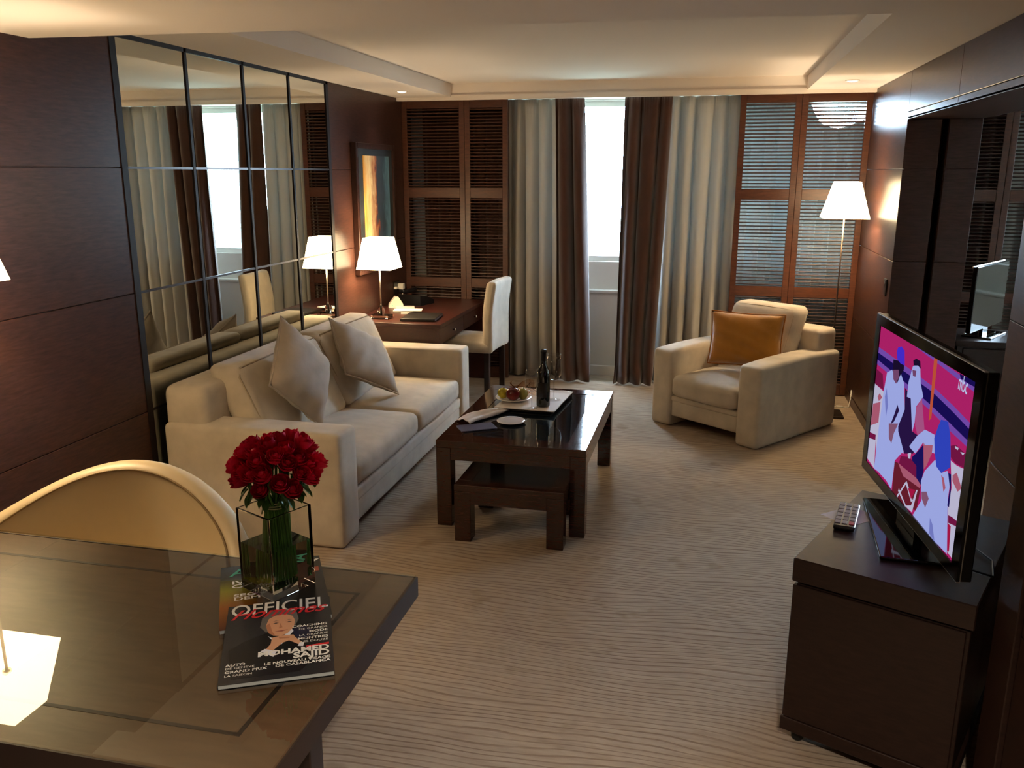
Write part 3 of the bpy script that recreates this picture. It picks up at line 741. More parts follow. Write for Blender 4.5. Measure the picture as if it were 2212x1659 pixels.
# upper magazine: portrait cover
mg1 = thing('magazine', 'portrait magazine with red script title lying in front of the glass vase', 'magazine', (-.886, 1.545, ZD + .0058), R(26.5), None)
mg1.rotation_euler = (R(1.9), 0, R(26.5))
CW, CH = .23, .31
slab(mg1, CW, CH, .0005, .009, plain('charcoal_cover', '#2b2b2e', .22), PAGES)
zp = .0099
def pr(u, v): return (-CW/2 + u*CW, CH/2 - v*CH)
PMAT = {'suit': '#0d0d12', 'skin': '#d8a17c', 'skin2': '#b97c58', 'hair': '#6a6661', 'shirt': '#e8e8f0', 'navy': '#1e1c38', 'lip': '#a05848', 'eye': '#2a201c', 'grey': '#3a3a3e', 'tie': '#141420'}
PMAT = {k: plain('print_' + k, v, .3) for k, v in PMAT.items()}
def printed(name, mat, pts, dz):
    m = MB(); m.quad([(*pr(u, v), zp + dz) for u, v in pts]); o = m.build(name, mat, mg1)
    return o
printed('portrait_print', PMAT['suit'], [(.05, .60), (.20, .50), (.38, .43), (.52, .46), (.66, .40), (.78, .44), (.86, .56), (.86, .78), (.70, .95), (.10, .95)], 0)
printed('portrait_print', PMAT['navy'], [(.62, .42), (.72, .38), (.82, .44), (.80, .56), (.68, .56)], .00005)
printed('portrait_print', PMAT['shirt'], [(.40, .47), (.50, .55), (.62, .40), (.64, .44), (.53, .60), (.44, .53)], .0001)
printed('portrait_print', PMAT['hair'], [(.32, .34), (.335, .22), (.40, .14), (.50, .11), (.60, .12), (.67, .18), (.69, .28), (.66, .36), (.60, .40), (.38, .42)], .0001)
printed('portrait_print', PMAT['skin'], [(.375, .33), (.40, .24), (.46, .20), (.56, .19), (.63, .23), (.655, .30), (.64, .39), (.585, .46), (.52, .49), (.45, .475), (.40, .42)], .00015)
printed('portrait_print', PMAT['skin2'], [(.375, .33), (.41, .30), (.44, .42), (.47, .478), (.41, .44)], .0002)
for a in (.44, .565):
    printed('portrait_print', PMAT['eye'], [(a, .31), (a + .03, .300), (a + .06, .308), (a + .03, .316)], .0002)
    printed('portrait_print', PMAT['hair'], [(a - .005, .285), (a + .03, .272), (a + .065, .282), (a + .03, .28)], .0002)
printed('portrait_print', PMAT['skin2'], [(.515, .31), (.535, .375), (.50, .385)], .0002)
printed('portrait_print', PMAT['lip'], [(.46, .42), (.52, .412), (.59, .41), (.53, .432)], .0002)
printed('portrait_print', PMAT['skin'], [(.44, .50), (.52, .485), (.64, .49), (.66, .53), (.72, .60), (.69, .625), (.60, .56), (.54, .58), (.46, .66), (.38, .655), (.43, .58)], .0002)
printed('portrait_print', PMAT['skin2'], [(.50, .50), (.61, .515), (.60, .53), (.51, .525)], .00025)
printed('portrait_print', PMAT['shirt'], [(.34, .66), (.38, .635), (.49, .68), (.46, .745)], .00022)
printed('portrait_print', PMAT['shirt'], [(.70, .60), (.74, .605), (.73, .655), (.68, .645)], .00022)
text_mesh("OFFICIEL", .070, PW, 'title_print', mg1, (*pr(.02, .145), zp + .0001), sx=.80, bold=.0006)
text_mesh("Hommes", .058, PR, 'script_print', mg1, (*pr(.02, .20), zp + .0003), sx=.98, bold=.0006, shear=.55)
def ln(txt, u, v, s, al='LEFT', mat=PW, b=.0003, sx=1.15): text_mesh(txt, s, mat, 'headline_print', mg1, (*pr(u, v), zp + .0004), sx=sx, bold=b, align=al)
ln('COACHING', .965, .40, .0125, 'RIGHT'); ln('DE GRANDS', .965, .44, .010, 'RIGHT', b=0)
ln('MODE', .965, .485, .0125, 'RIGHT'); ln('LA GRANDE', .965, .525, .010, 'RIGHT', b=0)
ln('MONTRES', .965, .57, .0125, 'RIGHT'); ln('LES DOUZE', .965, .61, .010, 'RIGHT', b=0)
printed('red_banner_print', PR, [(.76, .655), (.97, .640), (.97, .665), (.76, .68)], .0003)
ln('MOHAMED', .97, .725, .026, 'RIGHT', b=.0009); ln('SAJID', .97, .79, .028, 'RIGHT', b=.0009)
ln('LE NOUVEAU VISAGE', .975, .835, .0125, 'RIGHT'); ln('DE CASABLANCA', .975, .873, .0125, 'RIGHT')
ln('AUTO', .04, .80, .0125); ln('DE GENEVE', .04, .835, .010, b=0); ln('GRAND PRIX', .04, .88, .0125); ln('LA SAISON', .04, .92, .010, b=0)

# ---------------------------------------------------------------- vase and roses
ZV = ZD + .0105
vr = R(65); vc = Vector((-1.009, 1.78, ZV)); hs = .064
va = thing('glass_vase', 'square clear glass vase half full of water standing on the dark magazine', 'vase', vc, vr)
m = MB(); HV = .212; tq = .006
bm = m.bm
rings = []
for h, z in ((hs, 0), (hs, HV), (hs - tq, HV), (hs - tq, .024)):
    rings.append([bm.verts.new(p) for p in square_ring(h, z)])
for A, B in zip(rings, rings[1:]):
    for i in range(4): bm.faces.new([A[i], A[(i+1) % 4], B[(i+1) % 4], B[i]])
bm.faces.new(rings[0][::-1]); bm.faces.new(rings[-1])
bmesh.ops.recalc_face_normals(bm, faces=bm.faces[:])
es = [e for e in bm.edges if e.calc_face_angle(0) > .5]
bmesh.ops.bevel(bm, geom=es, offset=.0016, segments=2, affect='EDGES', profile=.5)
m.build('glass_body', VASEWALL, va)
wi = hs - tq - .0006
bx('water', WATER, va, -wi, wi, -wi, wi, .0246, .122)

def rose_mesh(seed):
    rd = random.Random(seed); m = MB()
    # bud core
    m.lathe([(0, 0), (.007, .003), (.0125, .012), (.0115, .026), (.006, .036), (0, .038)], 10)
    for lay, (n, r, hgt, op) in enumerate(((3, .0105, .044, -.2), (4, .0135, .046, -.05), (4, .0165, .045, .12), (5, .019, .040, .3))):
        for k in range(n):
            a0 = 2*math.pi*(k + rd.uniform(-.15, .15))/n + lay*.7; sp = 2*math.pi/n*.72
            hh = hgt*rd.uniform(.9, 1.08); oo = op + rd.uniform(-.08, .12)
            def f(u, v, a0=a0, sp=sp, r=r, hh=hh, oo=oo):
                s_ = u*2 - 1
                ww = math.sin(math.pi*(.16 + .70*v))
                a = a0 + s_*sp*ww
                rr = r*(.25 + .85*math.sin(min(1, v*1.25)*math.pi/2)) + oo*.010*v*v - .001*s_*s_
                z = hh*(v - .06*s_*s_*v) - max(0, oo)*.012*v**4
                return (rr*math.cos(a), rr*math.sin(a), z)
            m.grid(6, 5, f)
    # calyx
    return m
def rose_mat():
    m, nt, p = newmat('red_petal'); oi = nt.nodes.new('ShaderNodeObjectInfo'); n = noise(nt, coords(nt), 60, 3)
    ad = nt.nodes.new('ShaderNodeMath'); ad.operation = 'MULTIPLY_ADD'; ad.inputs[1].default_value = .5
    nt.links.new(oi.outputs['Random'], ad.inputs[0]); 
    mh = nt.nodes.new('ShaderNodeMath'); mh.operation = 'MULTIPLY'; mh.inputs[1].default_value = .5
    nt.links.new(n.outputs['Fac'], mh.inputs[0]); nt.links.new(mh.outputs[0], ad.inputs[2])
    r = ramp(nt, ad.outputs[0], [(.15, lin('#b00a2e')), (.85, lin('#ec1a4e'))]); nt.links.new(r.outputs[0], p.inputs['Base Color'])
    p.inputs['Roughness'].default_value = .45; p.inputs['Specular IOR Level'].default_value = .25
    return m
ROSE = rose_mat(); STEM = plain('rose_stem', '#4a7f26', .5); LEAF = plain('rose_leaf', '#3f6b2a', .45)
BLOOMS = [rose_mesh(s).mesh('bloom', ROSE, True) for s in (1, 2, 3, 4)]
def leaf_fn(u, v):
    s_ = u*2 - 1; w = .009*math.sin(math.pi*min(1, .05 + v*.95))**.8
    return (s_*w, .034*v, .004*abs(s_) - .010*v*v)
LEAFME = MB().grid(4, 6, leaf_fn).mesh('leaf', LEAF, True)
SEPAL = MB()
for k in range(5):
    a = 2*math.pi*k/5
    SEPAL.grid(2, 4, lambda u, v, a=a: ((.004 + .012*v)*math.cos(a + (u - .5)*.7*(1 - v)), (.004 + .012*v)*math.sin(a + (u - .5)*.7*(1 - v)), -.002 + .012*v - .012*v*v))
SEPME = SEPAL.mesh('sepals', LEAF, True)
cx, cyy = -.995, 1.785; tie = Vector((cx - .006, cyy - .002, ZD + .232))
NR = 40; ga = math.pi*(3 - math.sqrt(5))
for i in range(NR):
    f = (i + .5)/NR; el = 1 - 1.42*f      # 1 .. -.42
    rad = math.sqrt(max(0, 1 - el*el)); az = i*ga
    d = Vector((rad*math.cos(az), rad*math.sin(az), el))
    P = Vector((cx + d.x*.083, cyy + d.y*.083, 1.050 + d.z*.068)) + Vector((random.uniform(-.007, .007), random.uniform(-.007, .007), random.uniform(-.008, .010)))
    dirn = Vector((d.x*.8 + random.uniform(-.25, .25), d.y*.8 + random.uniform(-.25, .25), max(.10, d.z)*.8 + .5)).normalized()
    t = thing('red_rose', 'red rose with green stem in the tied bunch in the glass vase', 'rose', P, 0, 'red roses in the glass vase')
    q = dirn.to_track_quat('Z', 'Y').to_euler()
    b = link('bloom', BLOOMS[i % 4], t, tuple(-dirn*.012), q); sc = random.uniform(.80, 1.02); b.scale = (sc*1.08, sc*1.08, sc*1.0)
    s_ = link('sepals', SEPME, t, tuple(-dirn*.013), q)
    base = -dirn*.012
    tj = tie + Vector((d.x*.027, d.y*.027, 0)) - P
    an = az + .45
    bot = Vector((vc.x + .036*math.cos(an)*(.35 + .65*rad), vc.y + .036*math.sin(an)*(.35 + .65*rad), ZV + .032)) - P
    mid = (base*1.0 + tj)*.5 + Vector((d.x*.012, d.y*.012, -.004))
    MB().tube([base, mid, tj, tj*.5 + bot*.5 , bot], .0031, 6).build('stem', STEM, t, True)
    if el < .15:
        for k in range(2):
            lf = link('leaf', LEAFME, t, tuple(mid*(.55 + .3*k)), (R(random.uniform(-50, -5)), 0, az - math.pi/2 + random.uniform(-.9, .9)))
rt = MB()
for k in range(3):
    pts = []
    for j in range(28):
        a = 2*math.pi*j/28; pts.append((.0312*math.cos(a), .0312*math.sin(a), .004*k + .003*math.sin(a + k) - .004))
    rt.tube(pts, .0019, 6, True)
rt.tube([(-.027, -.013, -.004), (-.030, -.016, -.016), (-.033, -.017, -.028)], .0016, 6)
tag(rt.build('raffia_tie', plain('raffia', '#b9c48c', .7), None, True, tie), 'pale raffia tie wrapped around the rose stems', 'ribbon')
# ================================================================ DESK AND DESK CHAIR
dk = thing('writing_desk', 'mahogany writing desk against the wall under the picture', 'desk', (-2.57, 5.78, 0))
DWX, DWY, DZ = .715, 1.30, .69
bx('desk_top', DESKWOOD, dk, 0, DWX, 0, DWY, DZ - .03, DZ, .003, 2)
bx('side_panel', DESKWOOD, dk, 0, DWX - .01, .008, .04, 0, DZ - .03, .002, 1)
bx('side_panel', DESKWOOD, dk, 0, DWX - .01, DWY - .04, DWY - .008, 0, DZ - .03, .002, 1)
bx('back_panel', DESKWOOD, dk, 0, .02, .04, DWY - .04, .2, DZ - .03)
bx('apron', DESKWOOD, dk, .03, DWX - .035, .04, DWY - .04, DZ - .155, DZ - .03)
for y0, y1 in ((.045, .645), (.655, DWY - .045)):
    d_ = bx('drawer_front', DESKWOOD, dk, DWX - .034, DWX - .012, y0, y1, DZ - .15, DZ - .035, .003, 1)
    MB().lathe([(.004, 0), (.004, .012), (.011, .016), (.011, .022), (0, .024)], 14).build('knob', CHROME, d_, True, (DWX - .012, (y0 + y1)/2, DZ - .092), (0, R(90), 0))
# chair facing the desk
ch = thing('desk_chair', 'cream upholstered desk chair with tall straight back tucked in at the desk', 'chair', (-1.60, 6.33, 0), R(-4))
MB().soft(-.44, .045, -.23, .23, .42, .51, .035, lambda q, n: (q.x, q.y, q.z + max(0, n.z)*.015*(1-n.x**2)*(1-n.y**2))).build('seat', CREAM, ch, True)
MB().soft(-.035, .045, -.225, .225, .42, .965, .030, lambda q, n: (q.x + .035*max(0, n.z)**1.5 + .018*n.y**2, q.y*(1 - .05*max(0, n.z)), q.z)).build('backrest', CREAM, ch, True)
for a, b in ((-.40, -.19), (-.40, .19), (.01, -.19), (.01, .19)):
    bx('leg', CABWOOD, ch, a - .02, a + .02, b - .02, b + .02, 0, .43, .003, 1)
# things on the desk
fo = thing('leather_folder', 'black leather stationery folder lying at the front of the desk', 'folder', (-2.075, 6.02, .69), R(6))
bx('cover', plain('black_leather', '#17130f', .45), fo, -.13, .13, -.15, .15, 0, .022, .005, 2)
bx('page_block', plain('folder_pages', '#5b5a66', .6), fo, -.122, .1315, -.142, .142, .006, .016)
tent = thing('tent_card', 'white printed card propped above the black folder on the desk', 'card', (-2.265, 6.245, .69), R(14))
bx('card_face', PAPER, tent, -.11, .11, -.05, .055, .022, .025)
bx('card_stand', PAPER, tent, -.05, .03, -.045, -.04, 0, .022)
bx('card_stand', PAPER, tent, -.05, .03, .04, .045, 0, .022)
c2 = thing('note_pad', 'small white note pad lying in front of the telephone on the desk', 'note pad', (-2.37, 6.47, .69), R(20))
bx('sheets', PAPER, c2, -.075, .075, -.05, .05, 0, .010)
bx('backing', GREYPL, c2, -.076, .076, -.051, .051, -.0005, .001)
rtb = thing('wireless_router', 'white plastic box standing beside the telephone on the desk', 'router', (-2.46, 6.50, .69), R(30))
MB().prism([(-.06, 0), (.06, 0), (.055, .03), (.02, .085), (-.005, .09), (-.055, .03)], -.025, .025, 'y').build('housing', WHITEPL, rtb)
bx('green_glint', emit('green_glint_glow', (.1, .9, .35), 2.0), rtb, -.032, -.026, -.0262, -.0250, .018, .023)  # glowing speck standing in for a green glint on the desk
ph = thing('telephone', 'black desk telephone with handset in its cradle near the shutters', 'telephone', (-2.36, 6.72, .69), R(-16))
MB().prism([(-.10, 0), (.10, 0), (.10, .03), (-.02, .075), (-.10, .085)], -.11, .11, 'x').build('housing', BLACKPL, ph, False)
hsn = MB().soft(-.105, -.055, -.10, .10, .085, .115, .012, lambda q, n: (q.x, q.y, q.z - .012*(1 - n.y**2) + .012)).build('handset', BLACKPL, ph, True)
for a in range(3):
    for b in range(4):
        bx('key', GREYPL, ph, -.06 + b*.026, -.042 + b*.026, -.03 + a*.03, -.008 + a*.03, .045 - 0*.01, .052)
plg = thing('wall_charger', 'white plug with cable in the wall socket above the desk', 'plug', (XL, 6.88, .81))
bx('socket_plate', BLACKPL, plg, 0, .008, -.11, .03, -.06, .05, .002, 1)
bx('plug_body', WHITEPL, plg, .006, .055, -.028, .028, -.025, .025, .006, 2)
bx('spare_plug', WHITEPL, plg, .006, .035, -.115, -.075, -.012, .008, .004, 2)
MB().tube([(.045, -.01, -.02), (.05, -.02, -.06), (.055, -.10, -.10), (.09, -.22, -.112), (.12, -.36, -.085)], .0022, 6).build('cable', WHITEPL, plg, True)

# picture on the left wall
pc = thing('framed_picture', 'tall abstract picture in a thick dark frame on the wood wall above the desk', 'picture', (XL, 5.99, 1.0))
PH, PWD = .965, .80
FR = wood('dark_picture_frame', '#241511', '#38211a', .3, (10, 10, 10))
for q in ((0, .045, 0, .04, 0, PH), (0, .045, PWD - .04, PWD, 0, PH), (0, .045, .04, PWD - .04, 0, .04), (0, .045, .04, PWD - .04, PH - .04, PH)):
    bx('frame_rail', FR, pc, *q, .003, 1)
bx('mount', plain('dark_mount', '#26292c', .6), pc, 0, .030, .04, PWD - .04, .04, PH - .04)
def art():
    m, nt, p = newmat('abstract_paint'); tc = nt.nodes.new('ShaderNodeTexCoord'); sx = nt.nodes.new('ShaderNodeSeparateXYZ')
    nt.links.new(tc.outputs['Object'], sx.inputs[0]); n = noise(nt, coords(nt, (1, 3, 1.2)), 5, 5, .6, .6)
    ad = nt.nodes.new('ShaderNodeMath'); ad.operation = 'MULTIPLY_ADD'; ad.inputs[1].default_value = .30
    nt.links.new(n.outputs['Fac'], ad.inputs[0]); nt.links.new(sx.outputs[1], ad.inputs[2])
    r = ramp(nt, ad.outputs[0], [(.30, lin('#d9a04e')), (.42, lin('#e6cf9a')), (.50, lin('#b8875a')), (.545, lin('#8a3c18')), (.57, lin('#3a3f44')), (.68, lin('#27343c')), (.82, lin('#5d7f88'))])
    nt.links.new(r.outputs[0], p.inputs['Base Color']); p.inputs['Roughness'].default_value = .5
    bump(nt, p, n.outputs['Fac'], .2, .004); return m
bx('canvas', art(), pc, .016, .036, .155, PWD - .125, .10, PH - .09)

# light switch on the right wall
sw = thing('light_switch', 'dark switch plate on the right wall at the edge of the opening', 'switch', (XR, 5.93, 1.03))
bx('plate', BLACKPL, sw, -.010, 0, -.04, .04, -.055, .055, .003, 1)
bx('rocker', CHROME, sw, -.015, -.009, -.014, .014, .02, .045, .002, 1)

# ================================================================ TELEVISION CABINET
cb = thing('television_cabinet', 'low dark wood cabinet on castors with a thick top under the television', 'cabinet', (.294, 2.485, 0), -.424)
CWD, CDP, CHT = .494, .709, .632
bx('top_slab', CABWOOD, cb, 0, CWD, 0, CDP, CHT - .075, CHT, .003, 1)
bx('body', CABWOOD, cb, .012, CWD - .008, .010, CDP - .01, .105, CHT - .083, .002, 1)
bx('recessed_neck', CABWOOD, cb, .02, CWD - .02, .02, CDP - .02, CHT - .085, CHT - .073)
bx('end_panel', CABWOOD, cb, .004, CWD - .018, .002, .012, .098, CHT - .086, .002, 1)
bx('side_door', CABWOOD, cb, .004, .014, .014, CDP/2 - .002, .098, CHT - .086, .002, 1)
bx('side_door', CABWOOD, cb, .004, .014, CDP/2 + .002, CDP - .014, .098, CHT - .086, .002, 1)
bx('plinth', CABWOOD, cb, 0, CWD, 0, CDP, .05, .095, .002, 1)
for a, b in ((.045, .045), (CWD - .045, .045), (.045, CDP - .045), (CWD - .045, CDP - .045)):
    cs = bx('castor', BRUSHED, cb, a - .014, a + .014, b - .016, b + .016, .034, .051, .002, 1)
    MB().lathe([(0, -.008), (.016, -.008), (.019, -.005), (.019, .005), (.016, .008), (0, .008)], 20).build('wheel', RUBBER, cs, True, (a, b, .019), (R(90), 0, R(20)))
# television
TH = -1.472; TVW, TVH = .941, .574
ex = Vector((math.cos(TH), math.sin(TH), 0)); tc_ = Vector((.599, 3.234, 0)) + ex*TVW/2
tv = thing('television', 'flat television showing a film scene, on the low dark cabinet', 'television', (tc_.x, tc_.y, CHT), TH)
zb = .690 - CHT
BZ = plain('tv_bezel', '#0b0b0c', .12)
bx('housing', BZ, tv, -TVW/2, TVW/2, 0.003, .035, zb, zb + TVH, .004, 2)
b0x, b1x = -TVW/2 + .048*TVW, -TVW/2 + .950*TVW; b0z, b1z = zb + .060*TVH, zb + .937*TVH
for q in ((-TVW/2, TVW/2, b1z, zb + TVH), (-TVW/2, TVW/2, zb, b0z), (-TVW/2, b0x, b0z, b1z), (b1x, TVW/2, b0z, b1z)):
    bx('bezel', BLACKGLOSS, tv, q[0], q[1], -.004, .004, q[2], q[3])
bx('silver_edge', BRUSHED, tv, -TVW/2, TVW/2, -.003, .006, zb - .003, zb + .001)
bx('silver_edge', BRUSHED, tv, -TVW/2, TVW/2, -.003, .006, zb + TVH - .001, zb + TVH + .003)
TVC = dict(violet='#7a4fb4', navy='#1a0f58', orange='#c8583a', plum='#7a1848', cream='#c8c4e0', rose='#b46078', robe='#a9b4f4', coat='#2a1648', hand='#8a5a78', dark='#1c1030', face='#7a4a72', indigo='#4a30d8', pink='#b0588c', navy2='#1c1460', maroon='#6e2030', maroon2='#b01848', blue='#3448c8', shade='#7c84d0')
scr = bx('screen', emit('screen_crimson', '#b8246e', SCREEN), tv, b0x, b1x, .0005, .0025, b0z, b1z)
TVM = {k: emit('screen_' + k, v, SCREEN) for k, v in TVC.items()}
TVP=[
('violet',[(0.046,0.801),(0.408,0.796),(0.643,0.788),(0.807,0.766),(0.957,0.74),(0.957,0.711),(0.806,0.737),(0.641,0.76),(0.406,0.763),(0.048,0.766)]),
('navy',[(0.048,0.766),(0.406,0.763),(0.641,0.76),(0.806,0.737),(0.957,0.711),(0.956,0.657),(0.805,0.674),(0.648,0.69),(0.408,0.707),(0.047,0.722)]),
('violet',[(0.047,0.722),(0.408,0.707),(0.648,0.69),(0.805,0.674),(0.956,0.657),(0.955,0.628),(0.805,0.639),(0.646,0.662),(0.406,0.677),(0.042,0.693)]),
('violet',[(0.413,0.941),(0.62,0.938),(0.822,0.925),(0.959,0.924),(0.961,0.886),(0.82,0.899),(0.616,0.918),(0.414,0.934)]),
('navy',[(0.827,0.929),(0.953,0.939),(0.959,0.911),(0.896,0.908),(0.838,0.91)]),
('orange',[(0.617,0.934),(0.646,0.938),(0.653,0.628),(0.634,0.606)]),
('plum',[(0.048,0.662),(0.128,0.659),(0.157,0.574),(0.046,0.567)]),
('cream',[(0.034,0.568),(0.16,0.564),(0.178,0.431),(0.154,0.338),(0.157,0.167),(0.129,0.243),(0.145,0.065),(0.046,0.078),(0.033,0.193),(0.032,0.335)]),
('rose',[(0.051,0.44),(0.137,0.489),(0.138,0.358),(0.047,0.296)]),
('plum',[(0.038,0.252),(0.123,0.272),(0.124,0.239),(0.041,0.213)]),
('rose',[(0.095,0.504),(0.116,0.535),(0.152,0.523),(0.116,0.485)]),
('robe',[(0.176,0.688),(0.23,0.725),(0.302,0.675),(0.321,0.743),(0.373,0.698),(0.407,0.562),(0.361,0.444),(0.42,0.392),(0.444,0.324),(0.441,0.338),(0.365,0.24),(0.363,0.061),(0.298,0.078),(0.2,0.075),(0.145,0.065),(0.148,0.236),(0.149,0.308),(0.161,0.559)]),
('coat',[(0.327,0.557),(0.352,0.532),(0.311,0.446),(0.277,0.414),(0.31,0.498)]),
('hand',[(0.257,0.41),(0.358,0.458),(0.324,0.384),(0.309,0.314),(0.275,0.328)]),
('dark',[(0.232,0.787),(0.349,0.814),(0.353,0.77),(0.32,0.723),(0.302,0.675),(0.24,0.728)]),
('face',[(0.24,0.728),(0.3,0.751),(0.313,0.715),(0.289,0.664),(0.256,0.677)]),
('indigo',[(0.269,0.872),(0.304,0.889),(0.34,0.875),(0.357,0.797),(0.315,0.792),(0.274,0.802),(0.258,0.842)]),
('coat',[(0.387,0.679),(0.451,0.656),(0.501,0.483),(0.593,0.491),(0.533,0.373),(0.452,0.329),(0.367,0.416),(0.361,0.444),(0.407,0.562)]),
('robe',[(0.438,0.822),(0.468,0.847),(0.506,0.847),(0.528,0.761),(0.565,0.705),(0.513,0.63),(0.515,0.539),(0.502,0.479),(0.453,0.647),(0.414,0.64),(0.414,0.724)]),
('dark',[(0.436,0.854),(0.462,0.873),(0.501,0.873),(0.513,0.835),(0.486,0.844),(0.445,0.829)]),
('face',[(0.438,0.802),(0.475,0.811),(0.474,0.777),(0.449,0.772)]),
('pink',[(0.515,0.621),(0.555,0.692),(0.611,0.543),(0.552,0.489),(0.522,0.528)]),
('robe',[(0.493,0.395),(0.553,0.485),(0.614,0.549),(0.697,0.563),(0.716,0.473),(0.701,0.47),(0.64,0.422),(0.612,0.478),(0.556,0.386),(0.499,0.389)]),
('rose',[(0.63,0.472),(0.694,0.506),(0.695,0.461),(0.695,0.466),(0.665,0.38),(0.644,0.348),(0.616,0.48)]),
('navy2',[(0.529,0.351),(0.563,0.394),(0.615,0.466),(0.645,0.344),(0.634,0.256),(0.555,0.268)]),
('plum',[(0.421,0.297),(0.505,0.338),(0.577,0.329),(0.591,0.26),(0.412,0.25)]),
('cream',[(0.485,0.347),(0.516,0.369),(0.515,0.333),(0.494,0.325)]),
('maroon',[(0.366,0.235),(0.412,0.25),(0.475,0.22),(0.637,0.244),(0.624,0.104),(0.512,0.049),(0.374,0.06)]),
('rose',[(0.403,0.246),(0.59,0.268),(0.634,0.256),(0.63,0.235),(0.469,0.206)]),
('cream',[(0.496,0.187),(0.509,0.19),(0.436,0.047),(0.425,0.055)]),
('cream',[(0.496,0.187),(0.507,0.199),(0.583,0.136),(0.569,0.117)]),
('cream',[(0.602,0.208),(0.614,0.215),(0.588,0.07),(0.513,0.045),(0.573,0.1)]),
('cream',[(0.44,0.117),(0.526,0.069),(0.521,0.05),(0.435,0.098)]),
('maroon2',[(0.527,0.171),(0.595,0.203),(0.567,0.131)]),
('plum',[(0.832,0.576),(0.868,0.599),(0.953,0.594),(0.947,0.528),(0.879,0.514),(0.843,0.525)]),
('cream',[(0.863,0.592),(0.889,0.595),(0.885,0.582),(0.865,0.582)]),
('cream',[(0.904,0.584),(0.934,0.594),(0.924,0.578)]),
('cream',[(0.846,0.509),(0.893,0.51),(0.951,0.524),(0.955,0.333),(0.944,0.257),(0.948,0.076),(0.906,0.079),(0.869,0.294),(0.877,0.388)]),
('rose',[(0.872,0.45),(0.899,0.479),(0.945,0.43),(0.922,0.398),(0.877,0.423)]),
('plum',[(0.878,0.251),(0.904,0.26),(0.943,0.265),(0.942,0.238),(0.885,0.216)]),
('maroon2',[(0.882,0.214),(0.906,0.213),(0.917,0.092),(0.905,0.083)]),
('robe',[(0.656,0.346),(0.729,0.448),(0.788,0.412),(0.831,0.448),(0.862,0.413),(0.861,0.316),(0.905,0.069),(0.804,0.048),(0.756,0.06),(0.599,0.062),(0.658,0.184),(0.634,0.276)]),
('navy2',[(0.839,0.443),(0.862,0.448),(0.875,0.368),(0.877,0.29),(0.863,0.29),(0.865,0.38)]),
('blue',[(0.737,0.661),(0.791,0.676),(0.82,0.621),(0.84,0.54),(0.845,0.513),(0.849,0.476),(0.788,0.412),(0.746,0.421),(0.719,0.479),(0.701,0.546),(0.72,0.619)]),
('rose',[(0.79,0.402),(0.812,0.401),(0.834,0.361),(0.822,0.335),(0.807,0.371)]),
('hand',[(0.649,0.227),(0.692,0.254),(0.716,0.231),(0.697,0.169),(0.659,0.195)]),
('shade',[(0.745,0.147),(0.772,0.128),(0.803,0.052),(0.754,0.068)]),
('shade',[(0.195,0.6),(0.23,0.509),(0.221,0.43),(0.186,0.543)]),
]
for i, (k, pts) in enumerate(TVP):
    m = MB(); vs_ = []
    q = []
    for u, v in pts:
        x = max(b0x, min(b1x, -TVW/2 + u*TVW)); z = max(b0z, min(b1z, zb + v*TVH)); q.append((x, z))
    m.prism(q, .0004 - .00003*i, .0003 - .00003*i, 'y'); m.build('picture_area', TVM[k], scr)
text_mesh('mbc', .062, emit('screen_logo', '#c8d4ff', SCREEN), 'channel_logo', scr, (-TVW/2 + .83*TVW, -.0014, zb + .858*TVH), (R(90), 0, 0), sx=.62, bold=.0005)
bx('neck', BLACKGLOSS, tv, -.09, .09, .012, .04, .01, zb + .03, .004, 1)
st = MB().box(-.25, .25, -.11, .11, .002, .012, .004, 2).build('stand_base', BLACKGLOSS, tv, False, (0, .02, 0), (0, 0, R(-9)))
MB().tube([(.30, .035, .10), (.33, .09, .03), (.31, .16, .004), (.20, .20, .004), (.02, .17, .004), (-.16, .26, .004)], .003, 6).build('power_cable', BLACKPL, tv, True)
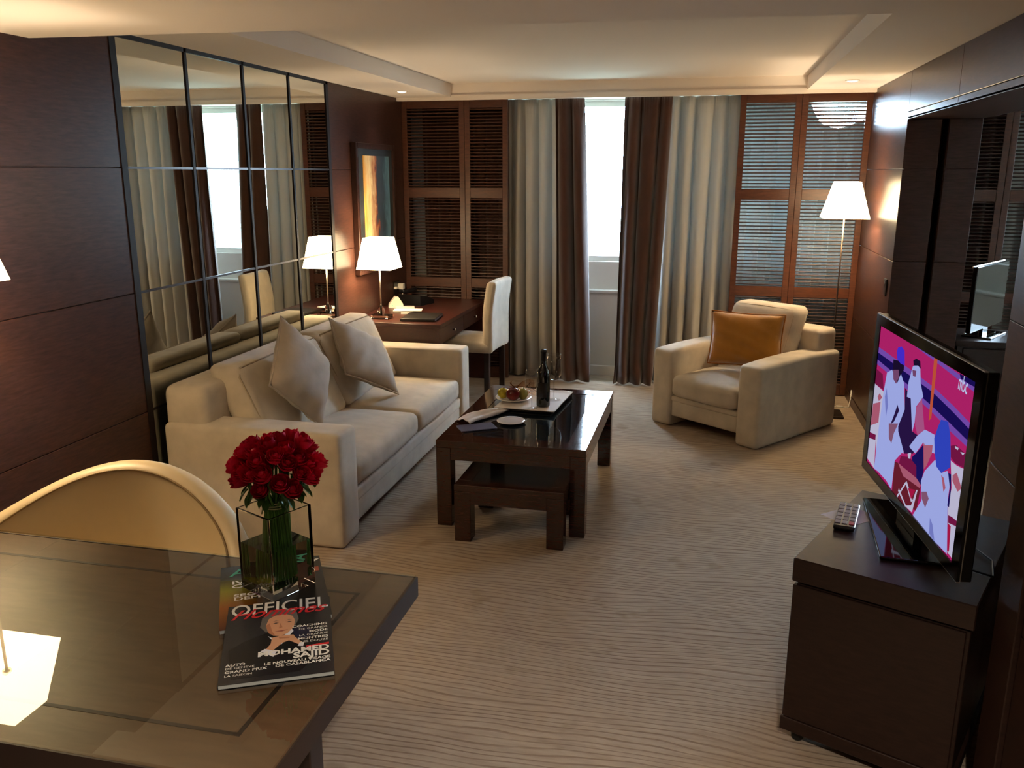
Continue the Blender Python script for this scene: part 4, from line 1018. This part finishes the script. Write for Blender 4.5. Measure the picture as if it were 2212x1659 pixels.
# remote and card
rm = thing('remote_control', 'dark remote control with grey keys lying on the television cabinet', 'remote control', (.492, 2.835, CHT + .001), R(-13))
RW, RLn = .032, .115
bx('housing', BLACKPL, rm, -RW, RW, -RLn, RLn, 0, .016, .006, 2)
bx('side_strip', BRUSHED, rm, RW - .003, RW + .001, -RLn + .01, RLn - .01, .006, .0145, .001, 1)
for a in range(3):
    for b in range(6):
        x = -.021 + a*.021; y = .085 - b*.033
        bx('key', plain('red_key', '#a8324a', .5) if (a, b) == (2, 5) else GREYPL, rm, x - .0082, x + .0082, y - .013, y + .013, .015, .0185, .001, 1)
cdn = thing('note_card', 'white triangular-looking card half under the remote control', 'card', (.508, 2.86, CHT), R(42))
bx('sheet', PAPER, cdn, -.075, .075, -.06, .06, 0, .0008)

# cable on the carpet behind the armchair
fcb = thing('floor_lamp_cable', 'thin white power cable on the carpet behind the armchair', 'cable', (.9, 6.6, 0))
MB().tube([(-.02, -.25, .004), (.04, .0, .004), (.10, .12, .004), (.20, .13, .004), (.222, .20, .06), (.224, .22, .12)], .004, 6).build('cord', WHITEPL, fcb, True)
bx('inline_switch', WHITEPL, fcb, .11, .16, .115, .14, 0, .014, .004, 2)

# ================================================================ NEXT ROOM (seen through the opening)
cn = thing('bedroom_console', 'dark wood console in the next room carrying a switched-off television', 'console', (1.56, 5.85, 0))
bx('console_top', CABWOOD, cn, 0, 1.3, 0, .50, .675, .71, .003, 1)
bx('end_panel', CABWOOD, cn, .02, .05, .02, .48, 0, .675)
bx('end_panel', CABWOOD, cn, 1.25, 1.28, .02, .48, 0, .675)
for k in range(3):
    d_ = bx('door', CABWOOD, cn, .055 + k*.4, .445 + k*.4, .02, .04, .08, .66, .003, 1)
    bx('handle', BRUSHED, d_, .40 + k*.4, .41 + k*.4, .008, .02, .4, .5)
bx('carcass', CABWOOD, cn, .05, 1.25, .04, .48, .05, .675)
t2 = thing('television', 'switched-off dark television on the console in the next room', 'television', (1.80, 6.10, .71), R(58))
bx('housing', BLACKGLOSS, t2, -.32, .32, 0, .03, .05, .47, .004, 1)
bx('screen', plain('dark_screen', '#0b121a', .35, 0, .2), t2, -.305, .305, .03, .032, .065, .455)
bx('silver_edge', BRUSHED, t2, -.32, .32, .028, .036, .462, .474)
bx('silver_edge', BRUSHED, t2, -.32, .32, .028, .036, .046, .056)
bx('neck', BLACKGLOSS, t2, -.05, .05, .005, .025, .01, .06)
bx('stand_base', BLACKGLOSS, t2, -.16, .16, -.08, .10, 0, .012, .003, 1)
